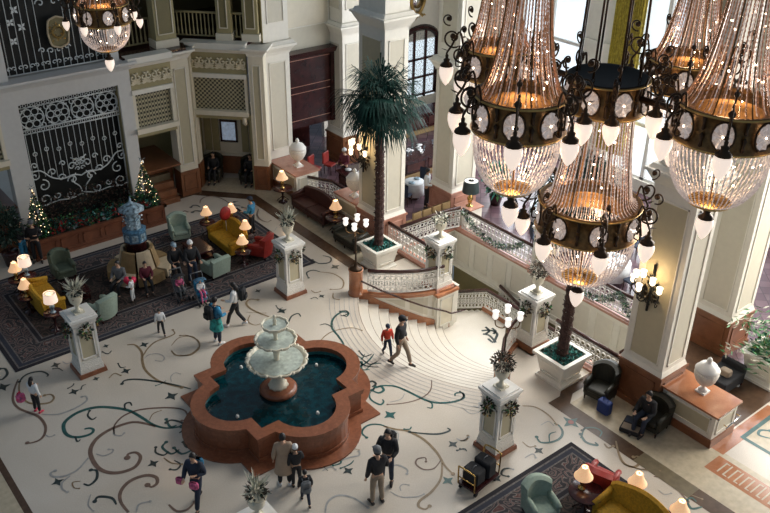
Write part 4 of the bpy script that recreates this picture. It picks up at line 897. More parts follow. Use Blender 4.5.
def palm(label, x, y, zt, seed, R_=1.5):
    random.seed(seed); t = thing('palm_tree', label, 'palm tree', (x, y, .78))
    H = zt - .78; m = MB('trunk'); n = 44
    P = [(.03 * math.sin(i * .1), 0, H * i / n) for i in range(n + 1)]; m.tube(P, [(.17 - .03 * i / n) * (1.12 if i % 2 else .94) for i in range(n + 1)], 10, 'trunk', sm=False)
    for i in range(240):
        a = random.uniform(0, 6.28); z = random.uniform(.1, H * .98); r = .15; m.leaf((r * math.cos(a), r * math.sin(a), z), (math.cos(a), math.sin(a), .8), .07, .02, random.choice(['trunk', 'leaf_pale', 'dry_brown']))
    m.build('trunk', t)
    nf = 72
    for k in range(nf):
        az = k * 2.399; el = R(80 - 108 * (k / nf) + random.uniform(-8, 8)); L_ = R_ * random.uniform(.8, 1.05)
        d = Vector((math.cos(az) * math.cos(el), math.sin(az) * math.cos(el), math.sin(el))); P = []; p = Vector((0, 0, H)); dd = d.copy()
        for i in range(9): P.append(p.copy()); p = p + dd * (L_ * .62 / 8); dd = (dd + Vector((0, 0, -.09))).normalized()
        m = MB('leaf_palm'); m.tube(P[:8], [.02 - .0015 * i for i in range(8)], 4)
        # fan of narrow leaflets springing from the outer half of the stalk
        b = P[-2]; side = dd.cross(Vector((0, 0, 1))); side = side.normalized() if side.length > .1 else Vector((1, 0, 0)); nrm = side.cross(dd).normalized()
        for j in range(19):
            a = R(-85 + 170 * j / 18); q = (dd * math.cos(a) + side * math.sin(a) + nrm * .1 * math.cos(3 * a)).normalized(); l = L_ * .55 * (.7 + .3 * math.cos(a)) * random.uniform(.85, 1.1)
            s0 = P[4 + min(4, int(abs(j - 9) * .0 + 4 - abs(j - 9) * .4))]
            mid = s0 + q * l * .55; tip = s0 + q * l * .95 + Vector((0, 0, -l * .42)); w = nrm.cross(q).normalized() * .028
            m.add([s0, mid + w, tip, mid - w], [(0, 1, 3), (1, 2, 3)])
        m.build('frond', t)
    return t
planter_box('white square planter of the tall palm beside the left newel', 7.20, 4.57, .58, .9); palm('tall dark palm tree with a bushy crown in front of the sconce column', 7.18, 4.58, 6.2, 3, 1.75)
planter_box('cream square planter of the palm below the central chandelier', 7.4, -3.95, .62, .9); palm('palm tree whose thick trunk rises to the lower centre chandelier', 7.4, -3.95, 6.0, 4)
for (x, y, w) in ((7.22, 4.55, 'tall palm by the left newel'), (7.4, -3.95, 'palm below the central chandelier')):
    m = MB('leaf_teal', 'leaf_dark'); 
    for _ in range(420):
        a, b = random.uniform(-.46, .46), random.uniform(-.46, .46)
        if math.hypot(a, b) > .19: m.leaf((a, b, 0), (random.uniform(-1, 1), random.uniform(-1, 1), random.uniform(.2, 1)), .1, .03, random.choice(['leaf_teal', 'leaf_dark', 'leaf_teal']))
    o = tag(m.build('ground_plant', loc=(x, y, .85)), 'low teal leaves filling the planter of the %s' % w, 'plant'); o['kind'] = 'stuff'
planter_box('carved stone planter with leafy flowering plants at the right edge', 12.3, -7.75, .62, .95)
t = thing('potted_fern', 'bright green fern and flowering plants in the planter at the right edge', 'plant', (12.3, -7.75, .88))
m = MB('leaf_green')
for k in range(34):
    az = k * 2.4; d = Vector((math.cos(az), math.sin(az), random.uniform(.6, 2.2))).normalized(); P = [Vector((0, 0, 0))]; 
    for i in range(8): P.append(P[-1] + d * .14); d = (d + Vector((0, 0, -.16))).normalized()
    for i in range(1, 9):
        for s in (1, -1): q = (P[i] - P[i - 1]).cross(Vector((0, 0, 1))).normalized() * s + (P[i] - P[i - 1]) * 3; m.leaf(P[i], q, .2, .022, random.choice(['leaf_green', 'leaf_green', 'leaf_pale']))
m.build('fronds', t)
m = MB('leaf_green'); m.leafball((0, 0, .15), .45, 260, .14, .03, ['leaf_green', 'leaf_teal', 'leaf_green'], 1, 1, .6); m.leafball((0, 0, .2), .48, 60, .07, .035, ['red_flower', 'curtain', 'leaf_pale'], 1, 1, .6); m.build('flowers', t); t.scale = (1.3, 1.3, 1.3)

# ================================================================= CHANDELIERS
def teardrop(parent, x, y, z, s=1.):
    m = MB('dark_bronze'); m.lathe([(.01, .17 * s), (.03 * s, .14 * s), (.025 * s, .09 * s), (.06 * s, .07 * s), (.05 * s, .03 * s), (.11 * s, -.02 * s), (.115 * s, -.05 * s)], 10, (x, y, z)); c = m.build('lamp_cap', parent)
    m = MB('lamp_glass'); m.lathe([(.1 * s, -.04 * s), (.125 * s, -.1 * s), (.125 * s, -.17 * s), (.1 * s, -.26 * s), (.05 * s, -.35 * s), (.005, -.40 * s)], 12, (x, y, z)); m.build('glass_drop', parent)
def strands(m, prof, n, a0, mt, rad=.012, beads=None, amp=.45):
    # vertical bead chains following a profile [(r, z)], n around
    L_ = sum(math.hypot(b[0] - a[0], b[1] - a[1]) for a, b in zip(prof, prof[1:])); nb = beads or int(L_ / .036)
    pp = []
    for i in range(nb + 1):
        d = L_ * i / nb; acc = 0
        for a, b in zip(prof, prof[1:]):
            l = math.hypot(b[0] - a[0], b[1] - a[1])
            if d <= acc + l + 1e-9: k = (d - acc) / l; pp.append((a[0] + (b[0] - a[0]) * k, a[1] + (b[1] - a[1]) * k)); break
            acc += l
    for j in range(n):
        a = a0 + 2 * PI * j / n; c, s = math.cos(a), math.sin(a)
        m.tube([(r * c, r * s, z) for r, z in pp], [rad * (1 if i % 2 else amp) for i in range(len(pp))], 3, mt, sm=False, cap=False)
def smooth_prof(p, k=5): return [(v.x, v.z) for v in spline([(r, 0, z) for r, z in p], k)]
def band(t, r, z, h, n=8, crown=False, rot=0.):
    m = MB('bronze')
    m.lathe([(r * .93, z), (r * 1.06, z - .03), (r * 1.08, z + .02), (r, z + .07), (r * .97, z + h * .5), (r * 1.0, z + h - .06), (r * 1.05, z + h - .03), (r * 1.04, z + h + .01), (r * .93, z + h), (r * .9, z + h * .5), (r * .93, z)], 40, cap=False)
    for i in range(n):
        a = 2 * PI * (i + .5) / n + rot; c, s = math.cos(a), math.sin(a)
        for dz in (0, .5): m.lathe([(.01, .03 + dz * h), (.035, .1 * h + dz * h), (.02, .25 * h + dz * h), (.04, .42 * h + dz * h), (.01, .5 * h + dz * h)], 5, (r * 1.02 * c, r * 1.02 * s, z), 'dark_bronze')
    m.build('bronze_band', t)
    for (rr, zz) in ((1.065, .0), (1.05, h - .01)):
        m = MB('gold'); m.tube([(r * rr * math.cos(PI * q / 24), r * rr * math.sin(PI * q / 24), z + zz) for q in range(49)], .018, 5, cap=False); m.build('gilt_rim', t)
    for i in range(n):
        a = 2 * PI * i / n + rot
        M = Matrix.Translation((r * 1.0 * math.cos(a), r * 1.0 * math.sin(a), z + h * .5)) @ Matrix.Rotation(a, 4, 'Z')
        m = MB('dark_bronze'); m.M = M; k = 16; hh = h * .38; ww = h * .28
        m.tube([(.02, (ww + .015) * math.cos(2 * PI * q / k), (hh + .015) * math.sin(2 * PI * q / k)) for q in range(k + 1)], .018, 5, 'dark_bronze', cap=False); o = m.build('oval_frame', t)
        m = MB('medallion'); m.M = M
        vs = [(.06, 0, 0)] + [((.05 if q % 2 else .0), ww * math.cos(2 * PI * q / k), hh * math.sin(2 * PI * q / k)) for q in range(k)]
        m.add(vs, [(0, 1 + q, 1 + (q + 1) % k) for q in range(k)]); m.build('crystal_oval', o); m = MB('bulb'); m.M = M; m.ball((.06, 0, 0), .016, None, 6, 4); m.build('bulb', o)  # small glowing ball added to brighten the centre of each oval
def arms(t, r, z, n, rot, ro=.5, s=1., up=.55):
    for i in range(n):
        a = 2 * PI * i / n + rot; M = Matrix.Rotation(a, 4, 'Z')
        m = MB('dark_bronze'); m.M = M; R1 = r + ro
        m.tube(spline([(r, 0, z + .1), (r + ro * .3, 0, z + .3 * up / .55), (r + ro * .75, 0, z + .26), (R1, 0, z + .12), (R1, 0, z + .05)], 5), .021, 5)
        m.tube([(r + .16, 0, z - .05)] + [(r + .24 + p[0], 0, z + .42 + p[2]) for p in spiral((0, 0, 0), .21, -PI * .75, 1.25, 1, 22)], .019, 5); m.ball((r + .24, 0, z + .45), .06, None, 8, 5)
        m.tube([(r + .34 + p[0], .0, z + .78 + p[2]) for p in spiral((0, 0, 0), .13, -PI * .6, 1.1, 1, 16)], .016, 5); m.ball((r + .34, 0, z + .79), .045, None, 8, 5)
        m.tube(spline([(r + ro * .05, 0, z + .12), (r + ro * .1, 0, z - .12), (r + ro * .45, 0, z - .14), (r + ro * .42, 0, z + .04)], 5), .014, 5); m.ball((r + ro * .38, 0, z + .04), .042, None, 8, 5)
        m.leaf((R1 - .03, 0, z + .15), (1, 0, .3), .17, .035, None, Vector((0, 0, 1)))
        o = m.build('scroll_arm', t); teardrop(o, R1 * math.cos(a), R1 * math.sin(a), z - .1, s)
def bulbs(t, n, fr, z0, z1, r0=.014):
    for _ in range(n):
        z = random.uniform(z0, z1); r = fr(z) * random.uniform(.55, .97); a = random.uniform(0, 2 * PI); m = MB('bulb'); m.ball((r * math.cos(a), r * math.sin(a), z), r0 * random.uniform(.8, 1.5), None, 6, 4); m.build('candle_bulb', t)
def interp(p, z):
    for a, b in zip(p, p[1:]):
        lo, hi = sorted((a[1], b[1]))
        if lo <= z <= hi and hi > lo: k = (z - a[1]) / (b[1] - a[1]); return a[0] + (b[0] - a[0]) * k
    return p[-1][0]
def bowl(t, r, z, dr, dz, n=54, mt='crystal'):
    p = smooth_prof([(r * .95, z), (r * .98, z - dz * .28), (r * .88, z - dz * .62), (r * .66, z - dz * .88), (dr, z - dz)])
    m = MB(mt); strands(m, p, n, 0, mt, .016); o = m.build('bead_bowl', t); o['kind'] = 'stuff'
    m = MB('bronze'); m.lathe([(dr * 1.05, z - dz - .03), (dr * 1.1, z - dz), (dr, z - dz + .02), (.02, z - dz + .03)], 24, m='gold'); 
    for k in range(24): a = 2 * PI * k / 24; m.tube([(dr * .2 * math.cos(a), dr * .2 * math.sin(a), z - dz + .035), (dr * math.cos(a), dr * math.sin(a), z - dz + .03)], .008, 3)
    m.tube([(0, 0, z + .2), (0, 0, z - dz)], .014, 6, 'bronze'); o = m.build('bottom_disc', t)
    m = MB('dark_bronze'); m.lathe([(.08, z - dz - .03), (.05, z - dz - .1), (.03, z - dz - .16)], 8); m.build('finial', t)
    h = thing; e = MB('dark_bronze'); e.tube([(0, 0, z - dz - .12), (0, 0, z - dz - .2)], .02, 5); o = e.build('drop_hanger', t); teardrop(o, 0, 0, z - dz - .26, 1.15)
    bulbs(t, 9, lambda q: interp(p, q), z - dz * .75, z - .05)
def bell(t, r0, z0, r1, z1, n=64, mt='crystal_amber', mt2='crystal', nb=16, rods=8):
    # flares from narrow r1 at top z1 to r0 at bottom z0
    H = z1 - z0; p = smooth_prof([(r0, z0), (r0 * .86, z0 + H * .06), (r1 + (r0 - r1) * .42, z0 + H * .25), (r1 + (r0 - r1) * .17, z0 + H * .55), (r1, z1)])
    m = MB(mt, mt2)
    strands(m, p, n, 0, mt, .015); q = [(a * .88, z) for a, z in p]; strands(m, q, n // 2, .03, mt2, .013); o = m.build('bead_bell', t); o['kind'] = 'stuff'
    m = MB('bronze')
    for k in range(rods): a = 2 * PI * k / rods + .2; m.tube([((x + .015) * math.cos(a), (x + .015) * math.sin(a), z) for x, z in p[::3] + [p[-1]]], .012, 4)
    m.build('rib_frame', t); bulbs(t, nb, lambda q: interp(p, q), z0 + .05, min(z1, z0 + 1.9))
    m = MB('bronze'); m.lathe([(r0 * .72, z0 - .12), (r0 * .97, z0 - .05)], 24, m='bronze', cap=False); m.build('reflector_plate', t)
def rods(m, r, z0, z1, n, rot=0., tilt=0.):
    for k in range(n):
        a = 2 * PI * k / n + rot; x, y = r * math.cos(a), r * math.sin(a); m.tube([(x, y, z0 + .22), (x * (1 - tilt), y * (1 - tilt), z1)], .022, 6)
        for j in range(3): m.tube([(x + (.03 * math.cos(q * PI / 4) if j % 2 else 0), y + (0 if j % 2 else .03 * math.cos(q * PI / 4)), z0 + .04 + j * .07 + .04 * math.sin(q * PI / 4)) for q in range(9)], .01, 4, cap=False)
def satellite(label, x, y, zb, r, rot, h=.56, bh=2.8, na=7, dz=1.05, ls=1.15):
    t = thing('crystal_chandelier', label, 'chandelier', (x, y, zb))
    band(t, r, 0, h, 8, rot=rot + PI / 8); arms(t, r, .26, na, rot, .34, ls, 1.0); bowl(t, r, 0, r * .42, dz); bell(t, r * .93, h, r * .36, h + bh, 44, mt2='crystal')
    m = MB('dark_bronze'); m.tube([(0, 0, h + bh - .1), (0, 0, h + bh + 4)], .03, 6); m.build('suspension_rod', t)
    return t
CXY = (2.38, -7.86)
ck = thing('crystal_chandelier', 'lower centre crystal chandelier hanging by bronze rods from a round crown, largest band of all', 'chandelier', (CXY[0], CXY[1], 8.22))
band(ck, .92, .1, .56, 8, rot=.1); arms(ck, .92, .32, 7, .45, .3, 1.2, 1.0); bowl(ck, .94, .1, .33, 1.12, 64, 'crystal'); bell(ck, .88, .66, .55, 2.55, 60, 'crystal', 'crystal_amber', 22)
ca = thing
band(ck, .69, 2.5, .56, 8, rot=.3); m = MB('dark_bronze'); m.lathe([(.02, 3.0), (.64, 3.02), (.68, 3.04), (.7, 3.09), (.66, 3.08), (.6, 3.04), (.02, 3.02)], 32, m='black_void'); m.build('crown_cover', ck); arms(ck, .69, 2.72, 7, .35, .32, 1.15, 1.0)
m = MB('dark_bronze'); rods(m, .58, 2.95, 8.5, 8, .2, .25); m.build('hanging_rods', ck)
for k, (dx, dy) in enumerate(((-2.53, -.29), (2.5, .1), (.07, -2.32), (0, 2.7))):
    d = Vector((dx, dy, 0)).normalized(); m = MB('dark_bronze'); m.tube([d * .72 + Vector((0, 0, 2.85)), d * (Vector((dx, dy, 0)).length - .78) + Vector((0, 0, 2.85))], .06, 6); m.build('linking_beam', ck)
satellite('crystal chandelier with tall amber bell, left of the rods, above the far balustrade', -.15, -8.15, 11.0, .70, .25, dz=1.05)
satellite('crystal chandelier at the far right, widest bead bell, partly cut by the frame', 2.45, -10.18, 10.9, .79, .1, dz=1.15)
satellite('small crystal chandelier half hidden behind the amber belled one', 2.38, -5.16, 10.62, .66, .5, dz=.95)
satellite('crystal chandelier behind the rods and the far right one', 4.9, -7.8, 10.6, .74, .15, dz=1.0)
satellite('sparkling crystal chandelier at the top left before the dark grille', 0, 9.15, 9.0, .76, .2, dz=.85, ls=.85)

for (x, y, z) in ((-.15, -8.15, 11.2), (2.45, -10.18, 11.3), (2.38, -5.16, 10.9), (4.9, -7.8, 11.0), (0, 9.15, 9.3), (2.38, -7.86, 8.7), (2.38, -7.86, 7.9), (-.15, -8.15, 10.4), (2.45, -10.18, 10.4)):
    l = bpy.data.lights.new('chandelier_light', 'POINT'); l.energy = 45; l.color = (1, .62, .34); l.shadow_soft_size = .2; lo = bpy.data.objects.new('chandelier_light', l); COL.objects.link(lo); lo.location = (x, y, z)
# ================================================================= SCONCES
def sconce(label, p):
    t = thing('wall_sconce', label, 'sconce', tuple(p))     # faces -x
    m = MB('iron_black'); m.leafball((-.06, 0, -.1), .2, 60, .16, .04, ['iron_black', 'dark_bronze'], .3, .8, 1.6); m.tube([(-.04, 0, .5), (-.06, 0, -.6)], .03, 5); m.build('backplate', t)
    for i, (y, z, L_) in enumerate(((-.32, .0, .25), (-.2, .2, .36), (0, .32, .42), (.2, .2, .36), (.32, .0, .25), (0, .02, .5))):
        m = MB('iron_black'); m.tube(spline([(-.03, 0, -.2), (-L_ * .6, y * .6, -.28 + z * .2), (-L_, y, -.12 + z), (-L_, y, .02 + z)], 5), .016, 5); m.tube(spiral((-.1, y * .7, -.35 + z * .4), .1, 0, 1.1, 1, 10), .012, 4); o = m.build('arm', t)
        m = MB('sconce_glass'); m.lathe([(.03, .02), (.06, .06), (.055, .12), (.07, .18)], 8, (-L_, y, z)); m.build('candle_shade', o)
    t.scale = (1.3, 1.3, 1.3)
    l = bpy.data.lights.new('sconce_light', 'POINT'); l.energy = 25; l.color = (1, .68, .35); l.shadow_soft_size = .15; lo = bpy.data.objects.new('sconce_light', l); COL.objects.link(lo); lo.location = Vector(p) + Vector((-.45, 0, .35))
sconce('black iron sconce with six lit shades on the column by the tall palm', atx(365, 152, 8.2)); sconce('black iron sconce with six lit shades on the column by the dark armchairs', atx(653, 285, 8.15))

# garlands
def garland(label, P, r=.09, red=False):
    m = MB('leaf_dark', 'leaf_pale', 'leaf_green'); o = Vector(P[0]); Q = spline([Vector(p) - o for p in P], 8)
    for q in Q: m.leafball(tuple(q), r, 34, .1, .025, ['leaf_dark', 'leaf_dark', 'leaf_green', 'leaf_pale', 'silver'])
    return tag(m.build('garland', loc=o), label, 'garland')
garland('green swag garland hanging on the far balustrade by the table lamp', [(11.4, 4.6, .9), (11.38, 3.9, .45), (11.38, 3.0, .25), (11.38, 2.2, .4), (11.4, 1.5, .8)])
garland('green garland draped on the far balustrade beneath the lower centre chandelier', [(11.4, -.3, .8), (11.38, -1.2, .3), (11.38, -2.2, .35), (11.4, -2.9, .85)])
garland('green garland swag on the far balustrade beside the sconce column', [(11.4, -2.95, .9), (11.38, -3.4, .4), (11.38, -4.1, .25), (11.4, -4.7, .5)])
# ================================================================= FURNITURE
def legs(t, pts, h, m='dark_wood', r=.03):
    for x, y in pts: b = MB(m); b.lathe([(r * .7, 0), (r, h * .5), (r * 1.2, h)], 8, (x, y, 0)); b.build('leg', t)
def armchair(label, x, y, ang, fab, w=.74, hb=1.0, wing=False, group=None, curved=True, z=0):
    # local: faces +y
    t = thing('armchair', label, 'armchair', (x, y, z), ang, group); a = w / 2
    b = MB(fab); b.rbox(-a + .1, a - .1, -.3, .34, .3, .46, .05); b.build('seat', t)
    b = MB(fab); n = 10; vs = []; fs = []
    # curved backrest shell
    for i in range(n + 1):
        u = -1 + 2 * i / n; cx = u * a; cy = -.36 + .14 * (u * u if curved else 0) + (.1 * abs(u) ** 4 if wing else 0); top = hb - (.1 * u * u if curved else .0)
        tx = .09
        vs += [(cx, cy - tx, .16), (cx * 1.04, cy - tx - .1, top - .04), (cx * 1.02, cy - .04, top), (cx * .9, cy + .06, top - .05), (cx * .86, cy + .1, .3)]
    for i in range(n):
        for j in range(5): fs.append((i * 5 + j, i * 5 + (j + 1) % 5, i * 5 + 5 + (j + 1) % 5, i * 5 + 5 + j))
    fs += [(4, 3, 2, 1, 0), tuple(n * 5 + j for j in range(5))]; b.add(vs, fs, fab, False); b.build('backrest', t)
    for s in (-1, 1):
        b = MB(fab); b.rbox(min(s * a, s * (a - .12)), max(s * a, s * (a - .12)), -.3, .32, .16, .56, .05); b.tube([(s * (a - .06), -.3, .58), (s * (a - .06), .2, .58), (s * (a - .06), .33, .54)], [.07, .075, .07], 8)
        if wing: b.rbox(min(s * a, s * (a - .09)), max(s * a, s * (a - .09)), -.34, -.08, .5, .95, .04)
        b.build('arm', t)
    b = MB(fab); b.box(-a + .06, a - .06, -.32, .32, .16, .31); b.build('frame', t)
    legs(t, [(-a + .08, .28), (a - .08, .28), (-a + .08, -.32), (a - .08, -.32)], .17); return t
def settee(label, x, y, ang, fab, w=1.7, hb=1.0, camel=.1, cat='sofa', z=0):
    t = thing('sofa', label, cat, (x, y, z), ang); a = w / 2
    b = MB(fab); b.rbox(-a + .12, -.005, -.28, .38, .28, .47, .05); b.build('seat_cushion', t); b = MB(fab); b.rbox(.005, a - .12, -.28, .38, .28, .47, .05); b.build('seat_cushion', t)
    b = MB(fab); n = 16; vs = []; fs = []
    for i in range(n + 1):
        u = -1 + 2 * i / n; top = hb - .12 + camel * 2 * (math.cos(PI * u * .9) * .5 + .5) - (.0 if abs(u) < .9 else .06); cy = -.34 + .12 * u ** 4
        vs += [(u * a, cy - .09, .14), (u * a, cy - .18, top - .05), (u * a, cy - .12, top), (u * a * .97, cy - .03, top - .04), (u * a * .95, cy + .08, .3)]
    for i in range(n):
        for j in range(5): fs.append((i * 5 + j, i * 5 + (j + 1) % 5, i * 5 + 5 + (j + 1) % 5, i * 5 + 5 + j))
    fs += [(4, 3, 2, 1, 0), tuple(n * 5 + j for j in range(5))]; b.add(vs, fs, fab, False); b.build('backrest', t)
    for s in (-1, 1):
        b = MB(fab); b.rbox(min(s * a, s * (a - .13)), max(s * a, s * (a - .13)), -.28, .36, .14, .6, .05); b.tube([(s * (a - .06), -.3, .72), (s * (a - .06), .05, .64), (s * (a - .06), .38, .6)], [.08, .08, .075], 8); b.build('arm', t)
    b = MB(fab); b.box(-a + .08, a - .08, -.3, .34, .14, .29); b.build('frame', t); legs(t, [(-a + .1, .3), (a - .1, .3), (-a + .1, -.34), (a - .1, -.34), (0, .3)], .16); return t
def round_table(label, x, y, r=.36, h=.66, mt='dark_wood', name='side_table', square=False):
    t = thing(name, label, 'side table', (x, y, 0)); b = MB(mt)
    if square: b.rbox(-r, r, -r * .8, r * .8, h - .05, h, .015)
    else: b.lathe([(r * .96, h - .05), (r, h - .03), (r, h - .01), (r * .97, h)], 24)
    b.build('table_top', t)
    if square: legs(t, [(-r + .05, -r * .7), (r - .05, -r * .7), (-r + .05, r * .7), (r - .05, r * .7)], h - .05, mt, .022)
    else:
        b = MB(mt); b.lathe([(.2, 0), (.16, .04), (.05, .08), (.04, h * .5), (.07, h * .7), (.04, h - .05)], 12); b.build('stem', t)
        for k in range(3): a = k * 2.094; b = MB(mt); b.tube([(.04 * math.cos(a), .04 * math.sin(a), .25), (.2 * math.cos(a), .2 * math.sin(a), .1), (.28 * math.cos(a), .28 * math.sin(a), .01)], .02, 5); b.build('foot', t)
    return t
def lamp(label, x, y, z, shade='shade_warm', kind='bell', base='brass', s=1., w=8):
    t = thing('table_lamp', label, 'table lamp', (x, y, z))
    b = MB(base); b.lathe([(.09 * s, 0), (.09 * s, .02), (.03 * s, .05), (.06 * s, .14 * s), (.075 * s, .2 * s), (.03 * s, .28 * s), (.015, .32 * s), (.015, .44 * s)], 12); b.build('base', t)
    b = MB(shade)
    pr = [(.2 * s, .34 * s), (.15 * s, .42 * s), (.1 * s, .54 * s), (.075 * s, .62 * s)] if kind == 'bell' else [(.2 * s, .36 * s), (.17 * s, .64 * s)]
    b.lathe(pr, 24, lobes=24 if kind == 'bell' else 0, la=.06 if kind == 'bell' else 0, cap=False); b.build('lamp_shade', t)
    b = MB('white_paint'); b.lathe([(pr[-1][0] * .95, pr[-1][1] - .01), (pr[-1][0] * .4, pr[-1][1] + .0)], 16, cap=False); b.ball((0, 0, pr[-1][1] + .03), .018, None, 6, 4); b.build('finial', t)
    if w:
        l = bpy.data.lights.new('lamp_light', 'POINT'); l.energy = w; l.color = (1, .66, .36); l.shadow_soft_size = .06; lo = bpy.data.objects.new('lamp_light', l); COL.objects.link(lo); lo.location = (x, y, z + .70 * s)
    return t

# rugs
def rug(label, y0, y1):
    X0, X1 = -5.4, 5.45; m = MB('rug_edge'); z = .016
    m.box(X0, X1, y0, y1, .0, z, 'rug_edge')
    for k, (d, mt) in enumerate(((.12, 'rug_line'), (.17, 'rug_blue'), (.30, 'rug_line'), (.34, 'rug_border'), (1.05, 'rug_line'), (1.1, 'rug_edge'), (1.22, 'rug_line'), (1.27, 'rug_field'))):
        zz = z + .0012 * (k + 1); m.add([(X0 + d, y0 + d, zz), (X1 - d, y0 + d, zz), (X1 - d, y1 - d, zz), (X0 + d, y1 - d, zz)], [(0, 1, 2, 3)], mt)
    return tag(m.build('patterned_rug'), label, 'rug')
rug('large dark patterned rug with bordered edge under the left seating group', 6.1, 11.75); rug('large dark blue bordered patterned rug at the lower right corner', -12.2, -6.12)

# left seating group
RZ = lambda d: R(d)
settee('mustard sofa seen from behind on the left part of the dark rug', -3.35, 9.1, RZ(-90), 'mustard', 1.75, 1.0)
settee('mustard camelback sofa facing the dark coffee table, right part of the left rug', 3.45, 9.0, RZ(90), 'mustard', 1.75, 1.02)
armchair('grey green wing armchair seen from behind left of the tower, far side of the rug', -2.2, 10.6, RZ(180), 'sage_dark', wing=True)
armchair('pale sage armchair standing behind the pedestal of the left rug', -2.15, 7.35, RZ(20), 'sage')
armchair('sage armchair facing us between tower and mustard sofa', 2.35, 10.7, RZ(165), 'sage')
armchair('pale sage armchair with straight back seen from behind near the strollers', 2.1, 7.6, RZ(8), 'sage', curved=False, hb=.85)
armchair('red leather armchair beside the pedestal beyond the fountain', 4.1, 7.75, RZ(35), 'red_leather')
def ctable(label, x, y, w, d):
    t = thing('coffee_table', label, 'coffee table', (x, y, 0)); b = MB('dark_wood'); b.rbox(-w, w, -d, d, .36, .42, .02); b.build('table_top', t); legs(t, [(-w + .06, -d + .06), (w - .06, -d + .06), (-w + .06, d - .06), (w - .06, d - .06)], .36); b = MB('dark_wood'); b.box(-w + .05, w - .05, -d + .05, d - .05, .12, .15); b.build('shelf', t)
ctable('dark coffee table between the sage armchairs and the mustard camelback sofa', 2.3, 9.15, .38, .6); ctable('dark coffee table before the mustard sofa on the left', -2.35, 9.1, .35, .55)
for (px, py, z0, lab, sh, kind, tl) in (
    (17, 279, .62, 'pleated lit table lamp, leftmost behind the mustard sofa', 'shade_warm', 'bell', 'small dark side table, leftmost behind the mustard sofa'),
    (27, 275, .75, 'white drum shade table lamp beyond the mustard sofa on the left', 'shade_white', 'drum', 'dark side table under the drum lamp beyond the left mustard sofa'),
    (27, 296, .62, 'pleated lit table lamp directly behind the mustard sofa on the left', 'shade_warm', 'bell', 'dark side table directly behind the left mustard sofa'),
    (53, 312, .70, 'white drum shade table lamp in front of the mustard sofa on the left', 'shade_white', 'drum', 'dark side table at the near end of the left mustard sofa'),
    (207, 222, .64, 'pleated lit lamp at the far left end of the mustard camelback sofa', 'shade_warm', 'bell', 'dark side table with leg showing at the far end of the camelback sofa'),
    (232, 219, .64, 'pleated lit lamp just behind the mustard camelback sofa back', 'shade_warm', 'bell', 'dark side table hidden behind the camelback sofa'),
    (246, 236, .64, 'pleated lit lamp right of the camelback sofa, by the person in blue', 'shade_warm', 'bell', 'dark side table between camelback sofa and person in blue'),
    (243, 251, .58, 'pleated lit lamp between camelback sofa arm and red armchair', 'shade_warm', 'bell', 'dark side table between camelback sofa arm and red armchair')):
    p = at(px, py, z0); s = 1.1 if kind == 'drum' else 1.05
    round_table(tl, p.x, p.y, .3, z0); lamp(lab, p.x, p.y, z0, sh, kind, 'blue_white' if kind == 'drum' else 'brass', s, 2.5)

# tower centrepiece on a round settee
t = thing('round_settee', 'round banquette of beige and tan sections around the dark base of the blue tower', 'sofa', (.0, 9.15, 0))
b = MB('dark_wood'); b.lathe([(1.0, 0), (1.0, .14)], 8); b.build('base', t)
for k in range(6):
    a0, a1 = k * PI / 3 + .06, (k + 1) * PI / 3 - .06
    sec = lambda r0, r1, z0, z1: None
    def wedge(m, ra, rb, z0, z1, ra1, rb1, mt):
        n = 6; vs = []; fs = []
        for i in range(n + 1):
            a = a0 + (a1 - a0) * i / n; c, s = math.cos(a), math.sin(a); vs += [(ra * c, ra * s, z0), (rb * c, rb * s, z0), (rb1 * c, rb1 * s, z1), (ra1 * c, ra1 * s, z1)]
        for i in range(n):
            for j in range(4): fs.append((4 * i + j, 4 * i + (j + 1) % 4, 4 * i + 4 + (j + 1) % 4, 4 * i + 4 + j))
        fs += [(3, 2, 1, 0), tuple(4 * n + j for j in range(4))]; m.add(vs, fs, mt)
    b = MB('beige_fabric'); wedge(b, .55, 1.12, .14, .46, .55, 1.1, 'beige_fabric' if k % 2 else 'tan_fabric'); b.build('seat', t)
    b = MB('beige_fabric'); wedge(b, .5, .72, .46, 1.15, .46, .56, 'tan_fabric' if k % 2 else 'beige_fabric'); b.build('backrest', t)
t = thing('display_tower', 'blue and white pagoda-like display tower standing on the round banquette', 'tower', (0, 9.15, 1.15))
b = MB('dark_wood'); b.lathe([(.46, -1.0), (.46, .28), (.52, .34), (.52, .38)], 8); b.build('plinth', t)
b = MB('tower_blue'); b.lathe([(.5, .38), (.5, .84), (.54, .88), (.4, .95)], 8, sm=False)
for k in range(8):
    a = (k + .5) * PI / 4; M = Matrix.Translation((.465 * math.cos(a), .465 * math.sin(a), .61)) @ Matrix.Rotation(a, 4, 'Z'); b.M = M; b.box(.0, .02, -.13, .13, -.15, .15, 'blue_white'); b.M = Matrix.Identity(4)
b.build('lower_storey', t)
b = MB('blue_white'); b.lathe([(.33, .9), (.31, 1.35), (.36, 1.4), (.28, 1.45), (.28, 1.8), (.33, 1.82)], 8, sm=False); b.leafball((0, 0, 1.35), .4, 130, .13, .04, ['white_wear', 'blue_white', 'tower_blue'], 1, 1, 1.1); b.build('upper_storey', t)
b = MB('blue_white'); b.lathe([(.5, 1.8), (.52, 1.84), (.32, 2.0), (.14, 2.12), (.05, 2.2), (.02, 2.42)], 16, m='blue_white', lobes=8, la=.1); b.build('roof', t)
t.scale = (.8, .8, .8)

